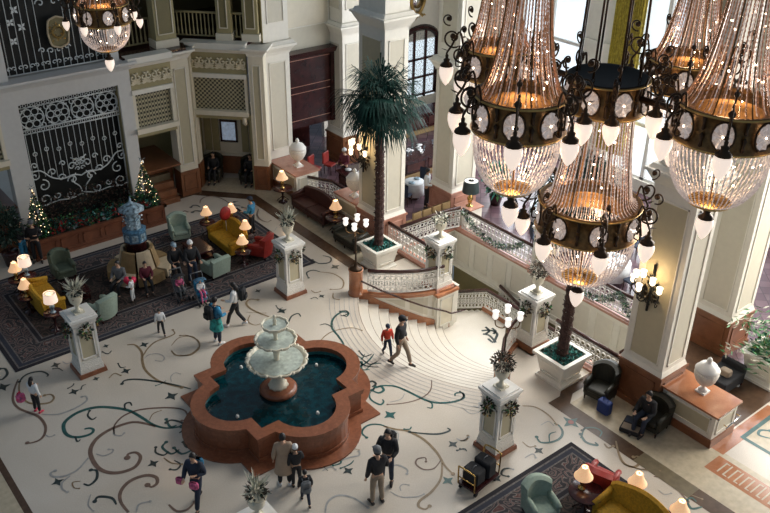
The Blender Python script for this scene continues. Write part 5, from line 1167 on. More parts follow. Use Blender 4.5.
# left wall planter box with trees
t = thing('planter_box', 'long red-brown panelled planter box in front of the pale grille wall', 'planter', (0, 12.85, 0))
b = MB('planter_wood'); b.box(-2.55, 2.55, -.55, .55, 0, .72); b.box(-2.62, 2.62, -.62, -.5, .7, .8); b.box(-2.62, 2.62, .5, .62, .7, .8); b.box(-2.62, -2.5, -.62, .62, .7, .8); b.box(2.5, 2.62, -.62, .62, .7, .8); b.box(-2.6, 2.6, -.6, .6, 0, .1)
panel_wall(b, (-2.55, -.55), (2.55, -.55), .12, .68, 6, (0, -1), 'planter_wood', 'planter_wood', .08); panel_wall(b, (2.55, -.55), (2.55, .55), .12, .68, 1, (1, 0), 'planter_wood', 'planter_wood', .08); b.build('box', t)
b = MB('soil'); b.box(-2.5, 2.5, -.5, .5, .7, .74); b.build('soil', t)
m = MB('leaf_dark')
for _ in range(1500):
    p = (random.uniform(-2.4, 2.4), random.uniform(-.5, .45), random.uniform(-.05, .28)); m.leaf(p, (random.uniform(-1, 1), random.uniform(-1, .6), random.uniform(.1, 1)), .13, .035, random.choice(['leaf_dark', 'leaf_dark', 'leaf_teal', 'leaf_green', 'dry_brown']))
for i in range(8): m.leafball((-1.6 + i * .5 + random.uniform(-.1, .1), -.35, .12), .16, 26, .14, .05, ['leaf_teal', 'leaf_teal', 'silver'] if i % 3 == 1 else ['red_flower', 'leaf_dark'], 1.2, .7, .7)
o = tag(m.build('planter_foliage', loc=(0, 12.85, .78)), 'dark mixed greenery with teal and red leaves filling the planter box', 'plant'); o['kind'] = 'stuff'
m = MB('dry_brown')
for _ in range(900): m.leaf((random.uniform(-1.75, 1.75), 0, random.uniform(0, 1.0)), (random.uniform(-1, 1), -.4, random.uniform(-.3, 1)), .12, .03, random.choice(['dry_brown', 'dry_brown', 'leaf_dark', 'trunk']))
o = tag(m.build('dry_hedge', loc=(0, 13.62, .8)), 'low dark brown foliage screen behind the lower grille scrolls', 'plant'); o['kind'] = 'stuff'
def poinsettia(label, x, y, z):
    t = thing('poinsettia', label, 'plant', (x, y, z)); m = MB('red_flower'); 
    m.leafball((0, 0, .02), .14, 40, .15, .045, ['red_flower', 'red_flower', 'leaf_dark'], 1, 1, .7); m.build('bracts', t)
for i, (x, w) in enumerate(((-1.35, 'nearest the left lit tree'), (-.85, 'second from the left lit tree'), (.75, 'behind the tower roof'), (1.35, 'left of the right lit tree'), (1.75, 'at the foot of the right lit tree'))): poinsettia('red poinsettia in the planter box, %s' % w, x, 12.5, .95)
def xtree(label, x, y, z, h, r):
    t = thing('christmas_tree', label, 'christmas tree', (x, y, z)); m = MB('trunk'); m.tube([(0, 0, 0), (0, 0, h * .9)], [.04, .01], 6); m.build('trunk', t)
    m = MB('leaf_dark')
    for _ in range(1500):
        k = random.random() ** 1.4; a = random.uniform(0, 2 * PI); rr = r * (1 - k) * random.uniform(.5, 1.05); m.leaf((rr * math.cos(a), rr * math.sin(a), .06 + k * h * .93), (math.cos(a), math.sin(a), -.25), .13 * (1.1 - k), .03, random.choice(['leaf_dark', 'leaf_dark', 'leaf_green']))
    o = m.build('needles', t); o['kind'] = 'stuff'
    for i in range(70):
        k = random.random() ** 1.3; a = random.uniform(0, 2 * PI); rr = r * (1 - k) * 1.03; b = MB('twinkle'); b.ball((rr * math.cos(a), rr * math.sin(a), .06 + k * h * .93), .014, None, 6, 4); b.build('fairy_light', t)
    for i in range(26):
        k = random.random() ** 1.3; a = random.uniform(0, 2 * PI); rr = r * (1 - k) * 1.02; b = MB(random.choice(['silver', 'white_wear', 'gold', 'red_flower'])); b.ball((rr * math.cos(a), rr * math.sin(a), .06 + k * h * .9), .036, None, 8, 5); b.build('bauble', t)
    b = MB('silver'); b.leafball((0, 0, h), .05, 14, .12, .02, ['silver']); b.build('topper', t)
xtree('slim lit christmas tree at the left end of the planter box', -2.1, 12.9, .76, 1.85, .42); xtree('lit christmas tree with silver baubles at the right end of the planter box', 2.1, 12.9, .76, 1.85, .46)
t = thing('dark_shrub', 'dark bushy potted tree left of the first lit christmas tree', 'potted tree', (-3.35, 12.6, 0)); m = MB('dark_wood'); m.lathe([(.22, 0), (.3, .5), (.3, .55)], 12); m.build('pot', t)
m = MB('trunk'); m.tube([(0, 0, .5), (0, 0, 1.6)], .04, 6); m.build('trunk', t)
m = MB('leaf_dark'); m.leafball((0, 0, 1.55), .6, 700, .2, .05, ['leaf_dark'], 1, 1, 1.3); m.build('crown', t)

# right wall side: maroon sofa, tables, lamps
settee('long maroon sofa against the stair rail between two lit lamps', 7.55, 9.25, RZ(90), 'maroon', 2.3, 1.0, .06)
p = (7.25, 11.1); round_table('round dark side table at the left end of the maroon sofa', p[0], p[1], .42, .66); lamp('pleated lit lamp left of the maroon sofa', p[0], p[1], .66, s=1.2, w=7)
p = (7.45, 7.6); round_table('round dark side table between maroon sofa and low dark bench', p[0], p[1], .4, .66); lamp('pleated lit lamp right of the maroon sofa, by the palm planter', p[0], p[1], .66, s=1.15, w=6)
settee('low dark olive sofa partly hidden between side table and palm planter', 7.25, 6.35, RZ(90), 'olive_leather', 1.4, .72, .0)
balustrade([(8.35, 10.85, .0), (8.9, 9.9, .0), (8.9, 8.8, 0)], .95, 'white balustrade with dark curved rail behind the maroon sofa')
# alcove
armchair('dark high-backed armchair with a seated person, left seat of the alcove', 6.0, 14.75, RZ(135), 'olive_leather', .8, 1.15, True); armchair('dark high-backed armchair with a seated person, right seat of the alcove', 7.15, 13.6, RZ(135), 'olive_leather', .8, 1.15, True)
t = thing('framed_picture', 'dark framed pale picture lit on the alcove wall', 'picture', (7.03, 14.93, 2.0), -PI / 4); m = MB('dark_wood'); 
m.box(-.38, .38, -.06, 0, -.5, -.42); m.box(-.38, .38, -.06, 0, .42, .5); m.box(-.38, -.3, -.06, 0, -.5, .5); m.box(.3, .38, -.06, 0, -.5, .5); m.build('frame', t); m = MB('picture'); m.box(-.3, .3, -.03, -.01, -.42, .42); m.build('image', t)

# right seating group, mirrored
armchair('pale sage armchair on the lower right rug, cut by the bottom edge', 2.75, -7.45, RZ(160), 'sage')
round_table('round black side table with the nearest pleated lamp, lower right', 3.78, -7.95, .44, .64); lamp('pleated lit lamp on the round black table, lower right', 3.78, -7.8, .64, s=1.1, w=3)
armchair('red leather armchair between two lit lamps at lower right', 4.65, -7.75, RZ(-75), 'red_leather')
settee('mustard camelback sofa at the lower right corner, seen from behind', 4.0, -9.2, RZ(90), 'mustard', 1.9, 1.05)
p = at(635, 494, .62); round_table('dark side table behind the lower right mustard sofa', p.x, p.y, .3, .62); lamp('pleated lit lamp behind the lower right mustard sofa, near the red armchair', p.x, p.y, .62, s=1.1, w=3)
p = at(677, 522, .62); round_table('dark side table at the right end of the lower right mustard sofa', p.x, p.y, .3, .62); lamp('pleated lit lamp at the bottom edge, rightmost of the lower right lamps', p.x, p.y, .62, s=1.1, w=3)
p = at(652, 508, .62); ct = thing('console_table', 'long dark console table behind the lower right mustard sofa', 'table', (p.x + .02, p.y, 0)); b = MB('dark_wood'); b.rbox(-.16, .16, -.35, .35, .56, .62, .02); b.build('table_top', ct); legs(ct, [(-.12, -.3), (.12, -.3), (-.12, .3), (.12, .3)], .56)
b = MB('blue_white'); b.lathe([(.05, 0), (.04, .08), (.07, .2), (.08, .28), (.05, .3)], 12); tag(b.build('glass_vase', loc=(p.x, p.y, .62)), 'small pale blue glass vase between the lower right lamps', 'vase')
# armchairs under the sconce column
armchair('dark olive armchair beside the palm planter, left of the sconce column', 7.55, -5.35, RZ(100), 'olive_leather', .8, 1.1, True)
armchair('dark olive armchair holding the seated person in front of the sconce column', 7.65, -7.05, RZ(95), 'olive_leather', .85, .95)
b = MB('blue_bag'); b.rbox(-.12, .12, -.2, .2, 0, .42, .04); b.tube([(-.0, -.08, .42), (0, -.08, .5), (0, .08, .5), (0, .08, .42)], .012, 5); tag(b.build('shopping_bag', loc=(7.15, -5.85, 0)), 'dark blue bag standing on the floor between the two dark armchairs', 'bag')
p = at(632, 428, 0); t = thing('open_suitcase', 'open dark suitcase lying on the floor before the seated person', 'suitcase', (p.x, p.y, 0), R(20))
b = MB('black_cloth'); b.rbox(-.34, 0, -.28, .28, 0, .14, .03); b.box(-.3, -.04, -.24, .24, .14, .15, 'khaki'); b.build('base_shell', t); b = MB('black_cloth'); b.rbox(.01, .36, -.28, .28, 0, .12, .03); b.box(.05, .32, -.24, .24, .12, .128, 'navy_cloth'); b.build('lid_shell', t)
b = MB('silver'); b.tube([(.36, -.28, .06), (.36, .28, .06)], .014, 4); b.build('rim_strip', t)
# luggage cart
t = thing('luggage_cart', 'brass railed luggage cart loaded with black bags beside the pedestal', 'luggage cart', (2.35, -5.7, 0), R(8))
b = MB('dark_wood'); b.rbox(-.5, .5, -.3, .3, .16, .22, .02); b.build('deck', t)
for s in (-1, 1):
    b = MB('brass'); b.tube(spline([(s * .5, -.26, .2), (s * .52, -.26, .7), (s * .55, -.2, .82), (s * .55, .2, .82), (s * .52, .26, .7), (s * .5, .26, .2)], 4), .022, 6); b.tube([(s * .51, -.26, .45), (s * .51, .26, .45)], .015, 5); b.build('end_rail', t)
    for q in (-1, 1): b = MB('black_cloth'); b.M = Matrix.Translation((s * .4, q * .24, .08)) @ Matrix.Rotation(PI / 2, 4, 'X'); b.lathe([(.08, -.02), (.08, .02)], 14); b.build('wheel', t)
for (x, y, z, w, d, h, lab) in ((-.18, 0, .23, .2, .24, .42, 'large black suitcase on the near end of the luggage cart'), (.22, .02, .23, .18, .25, .5, 'tall black suitcase on the far end of the luggage cart')):
    s = thing('suitcase', lab, 'suitcase', (2.35 + x, -5.7 + y, z), R(8)); b = MB('black_cloth'); b.rbox(-w, w, -d, d, 0, h, .05); b.build('body', s); b = MB('grey_cloth'); b.tube([(-.08, 0, h), (-.06, 0, h + .05), (.06, 0, h + .05), (.08, 0, h)], .012, 5); b.build('handle', s)

# ================================================================= RESTAURANT SIDE
def counter(label, x0, x1, y0, y1, h=.9):
    t = thing('buffet_counter', label, 'counter', ((x0 + x1) / 2, (y0 + y1) / 2, 0)); a, b_ = (x1 - x0) / 2, (y1 - y0) / 2
    m = MB('dark_wood'); m.box(-a, a, -b_, b_, .2, h - .06); panel_wall(m, (-a, -b_), (a, -b_), .22, h - .1, max(1, int(a * 2)), (0, -1), 'dark_wood', 'maroon', .08); panel_wall(m, (-a, b_), (-a, -b_), .22, h - .1, 1, (-1, 0), 'dark_wood', 'maroon', .08); m.build('body', t)
    m = MB('tan_fabric'); m.box(-a - .12, a + .12, -b_ - .12, b_ + .12, 0, .2); m.build('plinth', t)
    m = MB('dark_wood'); m.box(-a - .08, a + .08, -b_ - .08, b_ + .08, h - .06, h); m.build('worktop', t); return (x0, x1, y0, y1, h)
def crockery(x0, x1, y0, y1, z, n, where, grp):
    for i in range(n):
        x, y = random.uniform(x0, x1), random.uniform(y0, y1); k = i % 3
        if k == 0: b = MB('white_wear'); b.lathe([(.05, 0), (.13, .02), (.14, .03), (.03, .012)], 14); o = b.build('plate', loc=(x, y, z)); tag(o, 'white plate %s' % where, 'plate', grp)
        elif k == 1: b = MB('white_wear'); b.lathe([(.04, 0), (.07, .04), (.085, .1), (.08, .1), (.05, .03)], 12); o = b.build('bowl', loc=(x, y, z)); tag(o, 'white bowl %s' % where, 'bowl', grp + ' bowls')
        else: b = MB('blue_white'); b.lathe([(.03, 0), (.035, .02), (.01, .05), (.01, .1), (.04, .14), (.04, .2)], 8); o = b.build('glass', loc=(x, y, z)); tag(o, 'drinking glass %s' % where, 'glass', grp + ' glasses')
counter('dark panelled buffet counter with plates, between the palm column and the next column', 12.7, 15.2, 9.7, 10.9); crockery(12.8, 15.0, 9.8, 10.8, .9, 18, 'on the dark panelled buffet counter beyond the palm', 'crockery on the panelled buffet')
counter('second dark counter further back beneath the arched window', 15.0, 18.5, 13.6, 14.4, 1.0)
counter('dark serving counter behind the pink topped walls, left of the palm', 9.9, 10.9, 8.2, 10.8, .85); crockery(10.0, 10.8, 8.3, 10.6, .85, 12, 'on the dark serving counter left of the palm', 'crockery on the serving counter')
def dchair(label, x, y, ang, fab='tan_fabric', grp=None):
    t = thing('dining_chair', label, 'chair', (x, y, 0), ang, grp); b = MB(fab); b.rbox(-.22, .22, -.2, .22, .4, .48, .03); b.build('seat', t)
    b = MB(fab); b.rbox(-.23, .23, -.27, -.19, .46, 1.0, .035); b.build('backrest', t); legs(t, [(-.18, -.18), (.18, -.18), (-.18, .18), (.18, .18)], .41, r=.022); return t
for i, x in enumerate((9.8, 10.3, 10.8, 11.3)): dchair('tan dining chair in the row behind the balustrade, %s' % ('nearest the palm column', 'second from the palm column', 'third from the palm column', 'nearest the far column')[i], x, 5.75, R(0), grp='tan dining chairs behind the balustrade')
for i, (x, y) in enumerate(((9.75, 12.35), (10.5, 12.3))): dchair('red backed chair before the dark passage, %s' % ('left one', 'right one')[i], x, y, R(200), 'red_leather', 'red chairs by the dark passage')
def dtable(label, x, y, r=.65, n=3):
    t = thing('dining_table', label, 'table', (x, y, 0)); b = MB('white_cloth'); b.lathe([(r * 1.02, .18), (r * 1.0, .5), (r, .74), (r * .98, .755), (.01, .76)], 26, lobes=13, la=.03); b.build('tablecloth', t); b = MB('dark_wood'); b.lathe([(.25, 0), (.2, .05), (.05, .1), (.05, .2)], 12); b.build('pedestal', t)
    for k in range(n):
        a = 2 * PI * k / n + .4
        b = MB('blue_white'); b.lathe([(.07, 0), (.14, .015), (.15, .03), (.04, .012)], 12); tag(b.build('plate', loc=(x + r * .6 * math.cos(a), y + r * .6 * math.sin(a), .762)), 'plate on the %s' % label, 'plate', 'plates on the %s' % label)
        dchair('dark dining chair drawn up to the %s' % label, x + (r + .35) * math.cos(a), y + (r + .35) * math.sin(a), a + PI / 2, 'navy_cloth', 'chairs at the %s' % label)
for (x, y, l) in ((11.9, 8.15, 'small white table beside the waiter in white'), (14.6, 3.2, 'white cloth table left of the hanging glass lamp'), (13.6, 1.4, 'white cloth table behind the far balustrade pedestal'), (13.2, -1.2, 'white cloth table behind the lower centre chandelier'), (15.5, 0.3, 'white cloth table nearer the far windows'), (14.2, -3.2, 'white cloth table left of the sconce column'), (16.8, 4.6, 'white cloth table under the mustard drape'), (17.5, -1.5, 'white cloth table beside the far window pier')): dtable(l, x, y, .42 if y > 7 else .65, 2 if y > 7 else 3)
m = MB('cream_white'); t = thing('lamp_stand', 'cream corner stand carrying the black shaded lamp', 'stand', (12.1, 5.05, 0)); m.box(-.4, .4, -.35, .35, 0, .75, 'cream_white'); m.box(-.45, .45, -.4, .4, .75, .8, 'pink_marble'); m.build('body', t)
lamp('black shaded lamp on the cream stand beyond the far balustrade', 12.1, 5.0, .8, 'inlay_dark', 'drum', 'brass', 1.7, 0)
def bigplant(label, x, y, h=1.6):
    t = thing('potted_plant', label, 'plant', (x, y, 0)); b = MB('dark_wood'); b.lathe([(.2, 0), (.28, .4), (.28, .44)], 12); b.build('pot', t); b = MB('leaf_green'); b.leafball((0, 0, h * .7), .5, 360, .3, .06, ['leaf_green', 'leaf_teal', 'leaf_dark'], 1, 1, 1.5); b.build('foliage', t)
bigplant('leafy potted plant right of the column behind the black lamp', 14.2, 5.6, 1.7); bigplant('dark leafy potted plant seen between the two amber chandeliers', 16.5, 2.6, 2.2); bigplant('leafy plant at the far right edge by the window', 17.5, -6.4, 2.6); bigplant('tall green plant at the right edge behind the column', 15.6, -7.6, 2.2)
b = MB('dark_wood'); t = thing('dark_sofa', 'dark low bench with bags between the far right column and the leafy planter', 'bench', (10.9, -7.2, 0)); b.rbox(-.55, .55, -.4, .4, .1, .5, .05, 'black_cloth'); b.build('seat', t); b = MB('black_cloth'); b.rbox(.42, .58, -.4, .4, .4, .7, .05); b.build('backrest', t); legs(t, [(-.5, -.35), (.5, -.35), (-.5, .35), (.5, .35)], .1)
b = MB('khaki'); b.rbox(-.12, .12, -.16, .16, 0, .22, .04); tag(b.build('handbag', loc=(10.8, -7.3, .5)), 'light brown handbag on the dark bench at right', 'bag')
b = MB('blue_white'); b.rbox(-.1, .1, -.14, .14, 0, .12, .02); tag(b.build('folded_cloth', loc=(10.65, -6.98, .5)), 'pale folded cloth on the dark bench at right', 'cloth')
# ================================================================= PEOPLE
PEND = []
def skin_obj(name, verts, edges, rad, mt, parent, root=0, remesh=None, extra=None, sub=1):
    me = bpy.data.meshes.new(name); me.from_pydata(verts, edges, []); me.materials.append(MATS[mt])
    o = bpy.data.objects.new(name, me); COL.objects.link(o)
    s = o.modifiers.new('s', 'SKIN'); s.use_smooth_shade = True
    for i, v in enumerate(me.skin_vertices[0].data): v.radius = (rad[i][0], rad[i][1]) if isinstance(rad[i], tuple) else (rad[i], rad[i]); v.use_root = (i == root)
    u = o.modifiers.new('u', 'SUBSURF'); u.levels = sub; u.render_levels = sub
    PEND.append((o, parent, extra, remesh)); return o
def flush():
    bpy.context.view_layer.update(); dg = bpy.context.evaluated_depsgraph_get(); stage2 = []
    for o, par, extra, rm in PEND:
        me = bpy.data.meshes.new_from_object(o.evaluated_get(dg)); o.modifiers.clear(); mts = list(o.data.materials)
        if extra:
            bm = bmesh.new(); bm.from_mesh(me); e = bpy.data.meshes.new('x'); e.from_pydata(extra.v, [], extra.f); bm.from_mesh(e); bm.to_mesh(me); bm.free(); me.update()
        me.materials.clear()
        for q in mts: me.materials.append(q)
        for p in me.polygons: p.use_smooth = True; p.material_index = 0
        o.data = me
        if rm: r = o.modifiers.new('r', 'REMESH'); r.mode = 'VOXEL'; r.voxel_size = rm; r.use_smooth_shade = True; stage2.append(o)
    bpy.context.view_layer.update(); dg = bpy.context.evaluated_depsgraph_get()
    for o in stage2:
        me = bpy.data.meshes.new_from_object(o.evaluated_get(dg)); mts = list(o.data.materials); o.modifiers.clear(); me.materials.clear()
        for q in mts: me.materials.append(q)
        for p in me.polygons: p.use_smooth = True; p.material_index = 0
        o.data = me
    for o, par, extra, rm in PEND: o.parent = par
    PEND.clear()
def person(label, x, y, ang, H=1.68, pose='walk', top='black_cloth', bottom='navy_cloth', hair='hair_black', arm=('down', 'down'), coat=None, hat=None, longhair=False, shoe='shoe', z=0., lean=0., seat=.46, skirt=None):
    """local +y = facing direction; every length scales with the height H"""
    k = H / 1.7; t = thing('person', label, 'person', (x, y, z), ang); V = lambda a, b, c: (a * k, b * k, c * k)
    if pose == 'sit': pz = seat / k + .10
    else: pz = .93
    sp = lean
    pel = (0, 0, pz); chest = (0, sp * .7, pz + .36); neck = (0, sp, pz + .54); 
    if pose == 'walk': kn = [(-.10, .20, .50), (.10, -.02, .49)]; an = [(-.10, .30, .09), (.10, -.30, .14)]; toe = [(0, .15, -.05), (0, .13, -.09)]
    elif pose == 'stand': kn = [(-.11, .03, .49), (.11, .02, .49)]; an = [(-.12, .0, .08), (.13, -.02, .08)]; toe = [(-.03, .16, -.045), (.03, .16, -.045)]
    else: kn = [(-.13, .44, pz - .02), (.13, .44, pz - .02)]; an = [(-.12, .42, .08), (.12, .48, .08)]; toe = [(0, .16, -.045), (0, .16, -.045)]
    hp = [(-.09, 0, pz - .02), (.09, 0, pz - .02)]; sh = [(-.185, sp, pz + .47), (.185, sp, pz + .47)]
    el = []; wr = []
    for i, s in ((0, -1), (1, 1)):
        a = arm[i]
        if a == 'down': el.append((s * .25, sp - .03, pz + .19)); wr.append((s * .26, sp + .06, pz - .05))
        elif a == 'swing': el.append((s * .25, sp - .14, pz + .2)); wr.append((s * .26, sp - .16, pz - .03))
        elif a == 'front': el.append((s * .25, sp + .05, pz + .2)); wr.append((s * .17, sp + .30, pz + .17))
        elif a == 'push': el.append((s * .25, sp + .08, pz + .22)); wr.append((s * .2, sp + .38, pz + .12))
        elif a == 'bent': el.append((s * .27, sp - .02, pz + .2)); wr.append((s * .12, sp + .2, pz + .28))
        else: el.append((s * .26, sp + .14, pz + .4)); wr.append((s * .14, sp + .22, pz + .62))
    # body: one skinned surface, head and hands merged with it
    vs = [pel, chest, neck, (0, sp + .01, neck[2] + .07)]; ed = [(0, 1), (1, 2), (2, 3)]; rd = [(.14, .10), (.155, .105), (.062, .06), (.055, .055)]
    for i in (0, 1):
        b = len(vs); ax = an[i]; ty = toe[i]
        vs += [hp[i], kn[i], ax, (ax[0] + ty[0] * .3, ax[1] + ty[1] * .5, ax[2] + ty[2] * .7), (ax[0] + ty[0], ax[1] + ty[1], ax[2] + ty[2])]; ed += [(0, b), (b, b + 1), (b + 1, b + 2), (b + 2, b + 3), (b + 3, b + 4)]; rd += [.085, .055, .036, .036, .026]
        b = len(vs); vs += [sh[i], el[i], wr[i]]; ed += [(1, b), (b, b + 1), (b + 1, b + 2)]; rd += [.06, .042, .027]
    ex = MB('skin'); hc = Vector((0, sp + .03, neck[2] + .165)); 
    pr = []; n = 14; rows = 10
    for i in range(rows + 1):
        th = PI * i / rows; zz = -math.cos(th) * .118; r = max(.002, math.sin(th) * (.078 if zz > 0 else .078 - .012 * (-zz / .118)))
        pr.append((r, zz))
    ex.M = Matrix.Scale(k, 4) @ Matrix.Translation(hc); ex.lathe(pr, n, sx=.95, sy=1.2)
    ex.add([(-.016, .088, .01), (.016, .088, .01), (0, .088, -.035), (0, .118, -.025), (0, .09, .03)], [(0, 3, 4), (3, 1, 4), (0, 2, 3), (2, 1, 3), (0, 1, 2), (0, 4, 1)])
    for s in (-1, 1): ex.ball((s * .075, 0, -.01), .025, None, 6, 4, .5, .9, 1.2)
    ex.M = Matrix.Scale(k, 4)
    for i, s in ((0, -1), (1, 1)):
        w = Vector(wr[i]); d = (w - Vector(el[i])).normalized(); sd = d.cross(Vector((0, 0, 1))) if abs(d.z) < .8 else Vector((0, 1, 0)); sd = sd.normalized(); nr = sd.cross(d)
        M = Matrix(((sd.x, nr.x, d.x, w.x), (sd.y, nr.y, d.y, w.y), (sd.z, nr.z, d.z, w.z), (0, 0, 0, 1))); sv = ex.M; ex.M = sv @ M
        ex.frus(0, 0, -.01, .09, .024, .014, .04, .014)
        for j, (fx, fl) in enumerate(((-.031, .062), (-.011, .075), (.010, .07), (.030, .055))): ex.tube([(fx, 0, .07), (fx * 1.1, .004, .09 + fl * .5), (fx * 1.1, .024, .085 + fl)], [.0095, .009, .007], 6)
        ex.tube([(-.026, 0, .03), (-.055, .01, .065), (-.05, .02, .095)], [.012, .0105, .008], 6); ex.M = sv
    skin_obj('body', [V(*v) for v in vs], ed, [tuple(q * k for q in r) if isinstance(r, tuple) else r * k for r in rd], 'skin', t, 0, .013 * k, ex)
    # trousers
    vs = [pel, (0, sp * .2, pz + .13)]; ed = [(0, 1)]; rd = [(.158, .118), (.15, .112)]
    for i in (0, 1):
        b = len(vs); q = Vector(kn[i]).lerp(Vector(an[i]), .93); vs += [hp[i], kn[i], tuple(q)]; ed += [(0, b), (b, b + 1), (b + 1, b + 2)]; rd += [.104, .073, .062]
    skin_obj('trousers', [V(*v) for v in vs], ed, [tuple(q * k for q in r) if isinstance(r, tuple) else r * k for r in rd], bottom, t)
    vs = [(0, sp * .1, pz + .02), chest, (0, sp * .95, pz + .5)]; ed = [(0, 1), (1, 2)]; rd = [(.185, .14), (.19, .14), (.095, .085)]
    for i in (0, 1):
        b = len(vs); q = Vector(el[i]).lerp(Vector(wr[i]), .93); vs += [sh[i], el[i], tuple(q)]; ed += [(1, b), (b, b + 1), (b + 1, b + 2)]; rd += [.09, .068, .052]
    skin_obj('jacket', [V(*v) for v in vs], ed, [tuple(q * k for q in r) if isinstance(r, tuple) else r * k for r in rd], coat or top, t, 1)
    if coat:
        m = MB(coat); m.M = Matrix.Scale(k, 4); m.lathe([(.26, pz - .42), (.255, pz - .38), (.21, pz - .05), (.19, pz + .12), (.17, pz + .2)], 18, sx=1, sy=.82, cap=False); m.build('coat_skirt', t)
    if skirt:
        m = MB(skirt); m.M = Matrix.Scale(k, 4); m.lathe([(.25, pz - .36), (.235, pz - .3), (.205, pz - .05), (.19, pz + .1)], 18, sy=.85, cap=False); m.build('skirt', t)
    m = MB(hair); m.M = Matrix.Scale(k, 4) @ Matrix.Translation(hc); pr = []
    nn = 16; vs = []; fs = []; rr = 8
    for i in range(rr + 1):
        th = (PI * .60) * i / rr
        for j in range(nn):
            a = 2 * PI * j / nn; front = max(0, math.sin(a)); th2 = th * (1 - .42 * front); vs.append((.088 * math.sin(th2) * math.cos(a), .105 * math.sin(th2) * math.sin(a) - .006, .126 * math.cos(th2)))
    for i in range(rr):
        for j in range(nn): fs.append((i * nn + j, i * nn + (j + 1) % nn, (i + 1) * nn + (j + 1) % nn, (i + 1) * nn + j))
    m.add(vs, fs, None, True)
    if longhair: m.tube([(0, -.06, .0), (0, -.09, -.1), (0, -.1, -.22), (0, -.1, -.3)], [.075, .085, .07, .03], 10)
    m.build('hair', t)
    m = MB('eye'); m.M = Matrix.Scale(k, 4) @ Matrix.Translation(hc)
    for s in (-1, 1): m.ball((s * .03, .085, .012), .009, 'eye', 6, 4)
    m.ball((0, .082, -.058), .018, 'lip', 8, 4, 1, .5, .35); m.build('face_features', t)
    if hat:
        m = MB(hat); m.M = Matrix.Scale(k, 4) @ Matrix.Translation(hc); m.lathe([(.098, .02), (.102, .05), (.09, .11), (.05, .145), (.005, .155)], 16, sy=1.18); m.box(-.06, .06, .08, .17, .025, .035) if hat != 'white_wear' else m.ball((0, 0, .165), .03)
        m.build('hat', t)
    for i in (0, 1):
        m = MB(shoe); m.M = Matrix.Scale(k, 4); a_ = Vector(an[i]); ty = Vector(toe[i]); z0 = a_.z - .08 + (0 if not (pose == 'walk' and i == 1) else -.02)
        m.tube([a_ + Vector((0, -.05, -.035)), a_ + Vector((0, .02, -.03)), a_ + ty * .55 + Vector((0, 0, .0)), a_ + ty * 1.12], [.045, .05, .045, .03], 8); m.build('shoe', t)
    return t
def backpack(label, x, y, z, ang, mt, s=1.):
    t = thing('backpack', label, 'backpack', (x, y, z), ang); m = MB(mt); m.rbox(-.16 * s, .16 * s, -.2 * s, 0, 0, .44 * s, .06 * s); m.build('sack', t); m = MB(mt); m.rbox(-.12 * s, .12 * s, -.25 * s, -.18 * s, .04 * s, .24 * s, .03); m.build('pocket', t)
    for q in (-1, 1): m = MB(mt); m.tube(spline([(q * .1 * s, 0, .42 * s), (q * .11 * s, .1 * s, .46 * s), (q * .13 * s, .27 * s, .3 * s), (q * .12 * s, .14 * s, .06 * s), (q * .12 * s, 0, .06 * s)], 3), .015, 5); m.build('strap', t)
def W(px, py, z=0): p = at(px, py, z); return p.x, p.y
def off(x, y, ang, f, sdx=0): # point in front of / beside the person
    return x - math.sin(ang) * f + math.cos(ang) * sdx, y + math.cos(ang) * f + math.sin(ang) * sdx
TOC = math.atan2(-(-9.9), -16.9)  # unused helper angle
def face(dx, dy): return math.atan2(-dx, dy)
# couple left of the fountain top
x, y = W(218, 343); a = face(.7, .1); person('person with long dark hair, blue jacket and teal skirt-like wrap, standing left of the fountain', x, y, a, 1.66, 'stand', 'blue_cloth', 'navy_cloth', skirt='teal_cloth', arm=('front', 'front'), longhair=False, shoe='shoe_white', coat=None); bx, by = off(x, y, a, -.13); backpack('black backpack on the person in blue and teal left of the fountain', bx, by, 1.02, a, 'black_cloth')
x, y = W(237, 326); a = face(-.5, .5); person('person in white top and black trousers walking beyond the fountain', x, y, a, 1.62, 'walk', 'white_wear', 'black_cloth', arm=('front', 'down'), longhair=True, shoe='shoe_white'); bx, by = off(x, y, a, -.13, .1); backpack('black backpack of the person in the white top', bx, by, .98, a, 'black_cloth')
# child in white top
x, y = W(162, 335); person('small child in a white top walking before the dark rug', x, y, face(.2, 1), .98, 'walk', 'white_wear', 'black_cloth', arm=('down', 'down'), hair='hair_black')
x, y = W(38, 412); a = face(.9, .5); person('girl in a pale jacket with pink shoes standing on the floor at far left', x, y, a, 1.18, 'stand', 'white_wear', 'black_cloth', arm=('front', 'down'), longhair=True, shoe='pink_heart'); bx, by = off(x, y, a, -.2, -.3); m = MB('pink_cloth'); m.rbox(-.12, .12, -.09, .09, 0, .26, .05); m.leafball((0, 0, .2), .09, 20, .1, .03, ['pink_heart', 'blue_cloth']); tag(m.build('shoulder_bag', loc=(bx, by, .42)), 'pink and blue bag held by the girl at far left', 'bag')
# bottom left
x, y = W(199, 505); a = face(-.8, -.6); person('person in dark jacket with blue hood and jeans, bottom left of the fountain', x, y, a, 1.66, 'walk', 'navy_cloth', 'navy_cloth', arm=('bent', 'front')); bx, by = off(x, y, a, -.02, .0); 
m = MB('teal_cloth'); m.rbox(-.17, .17, -.24, -.1, 0, .4, .06, 'blue_cloth'); tag(m.build('backpack', loc=(x, y, 1.0), rz=a), 'bright blue bag on the back of the person bottom left', 'backpack')
cx, cy = off(x, y, a, .3, -.1); m = MB('pink_cloth'); m.rbox(-.12, .12, -.06, .06, 0, .2, .04); tag(m.build('pouch', loc=(cx, cy, .85), rz=a), 'pink and white pouch hanging at the front of the person bottom left', 'bag')
cx, cy = off(x, y, a, .26, .28); m = MB('teal_cloth'); m.rbox(-.1, .1, -.06, .06, 0, .2, .04, 'pink_cloth'); tag(m.build('pouch', loc=(cx, cy, .88), rz=a), 'second pink pouch at the side of the person bottom left', 'bag')
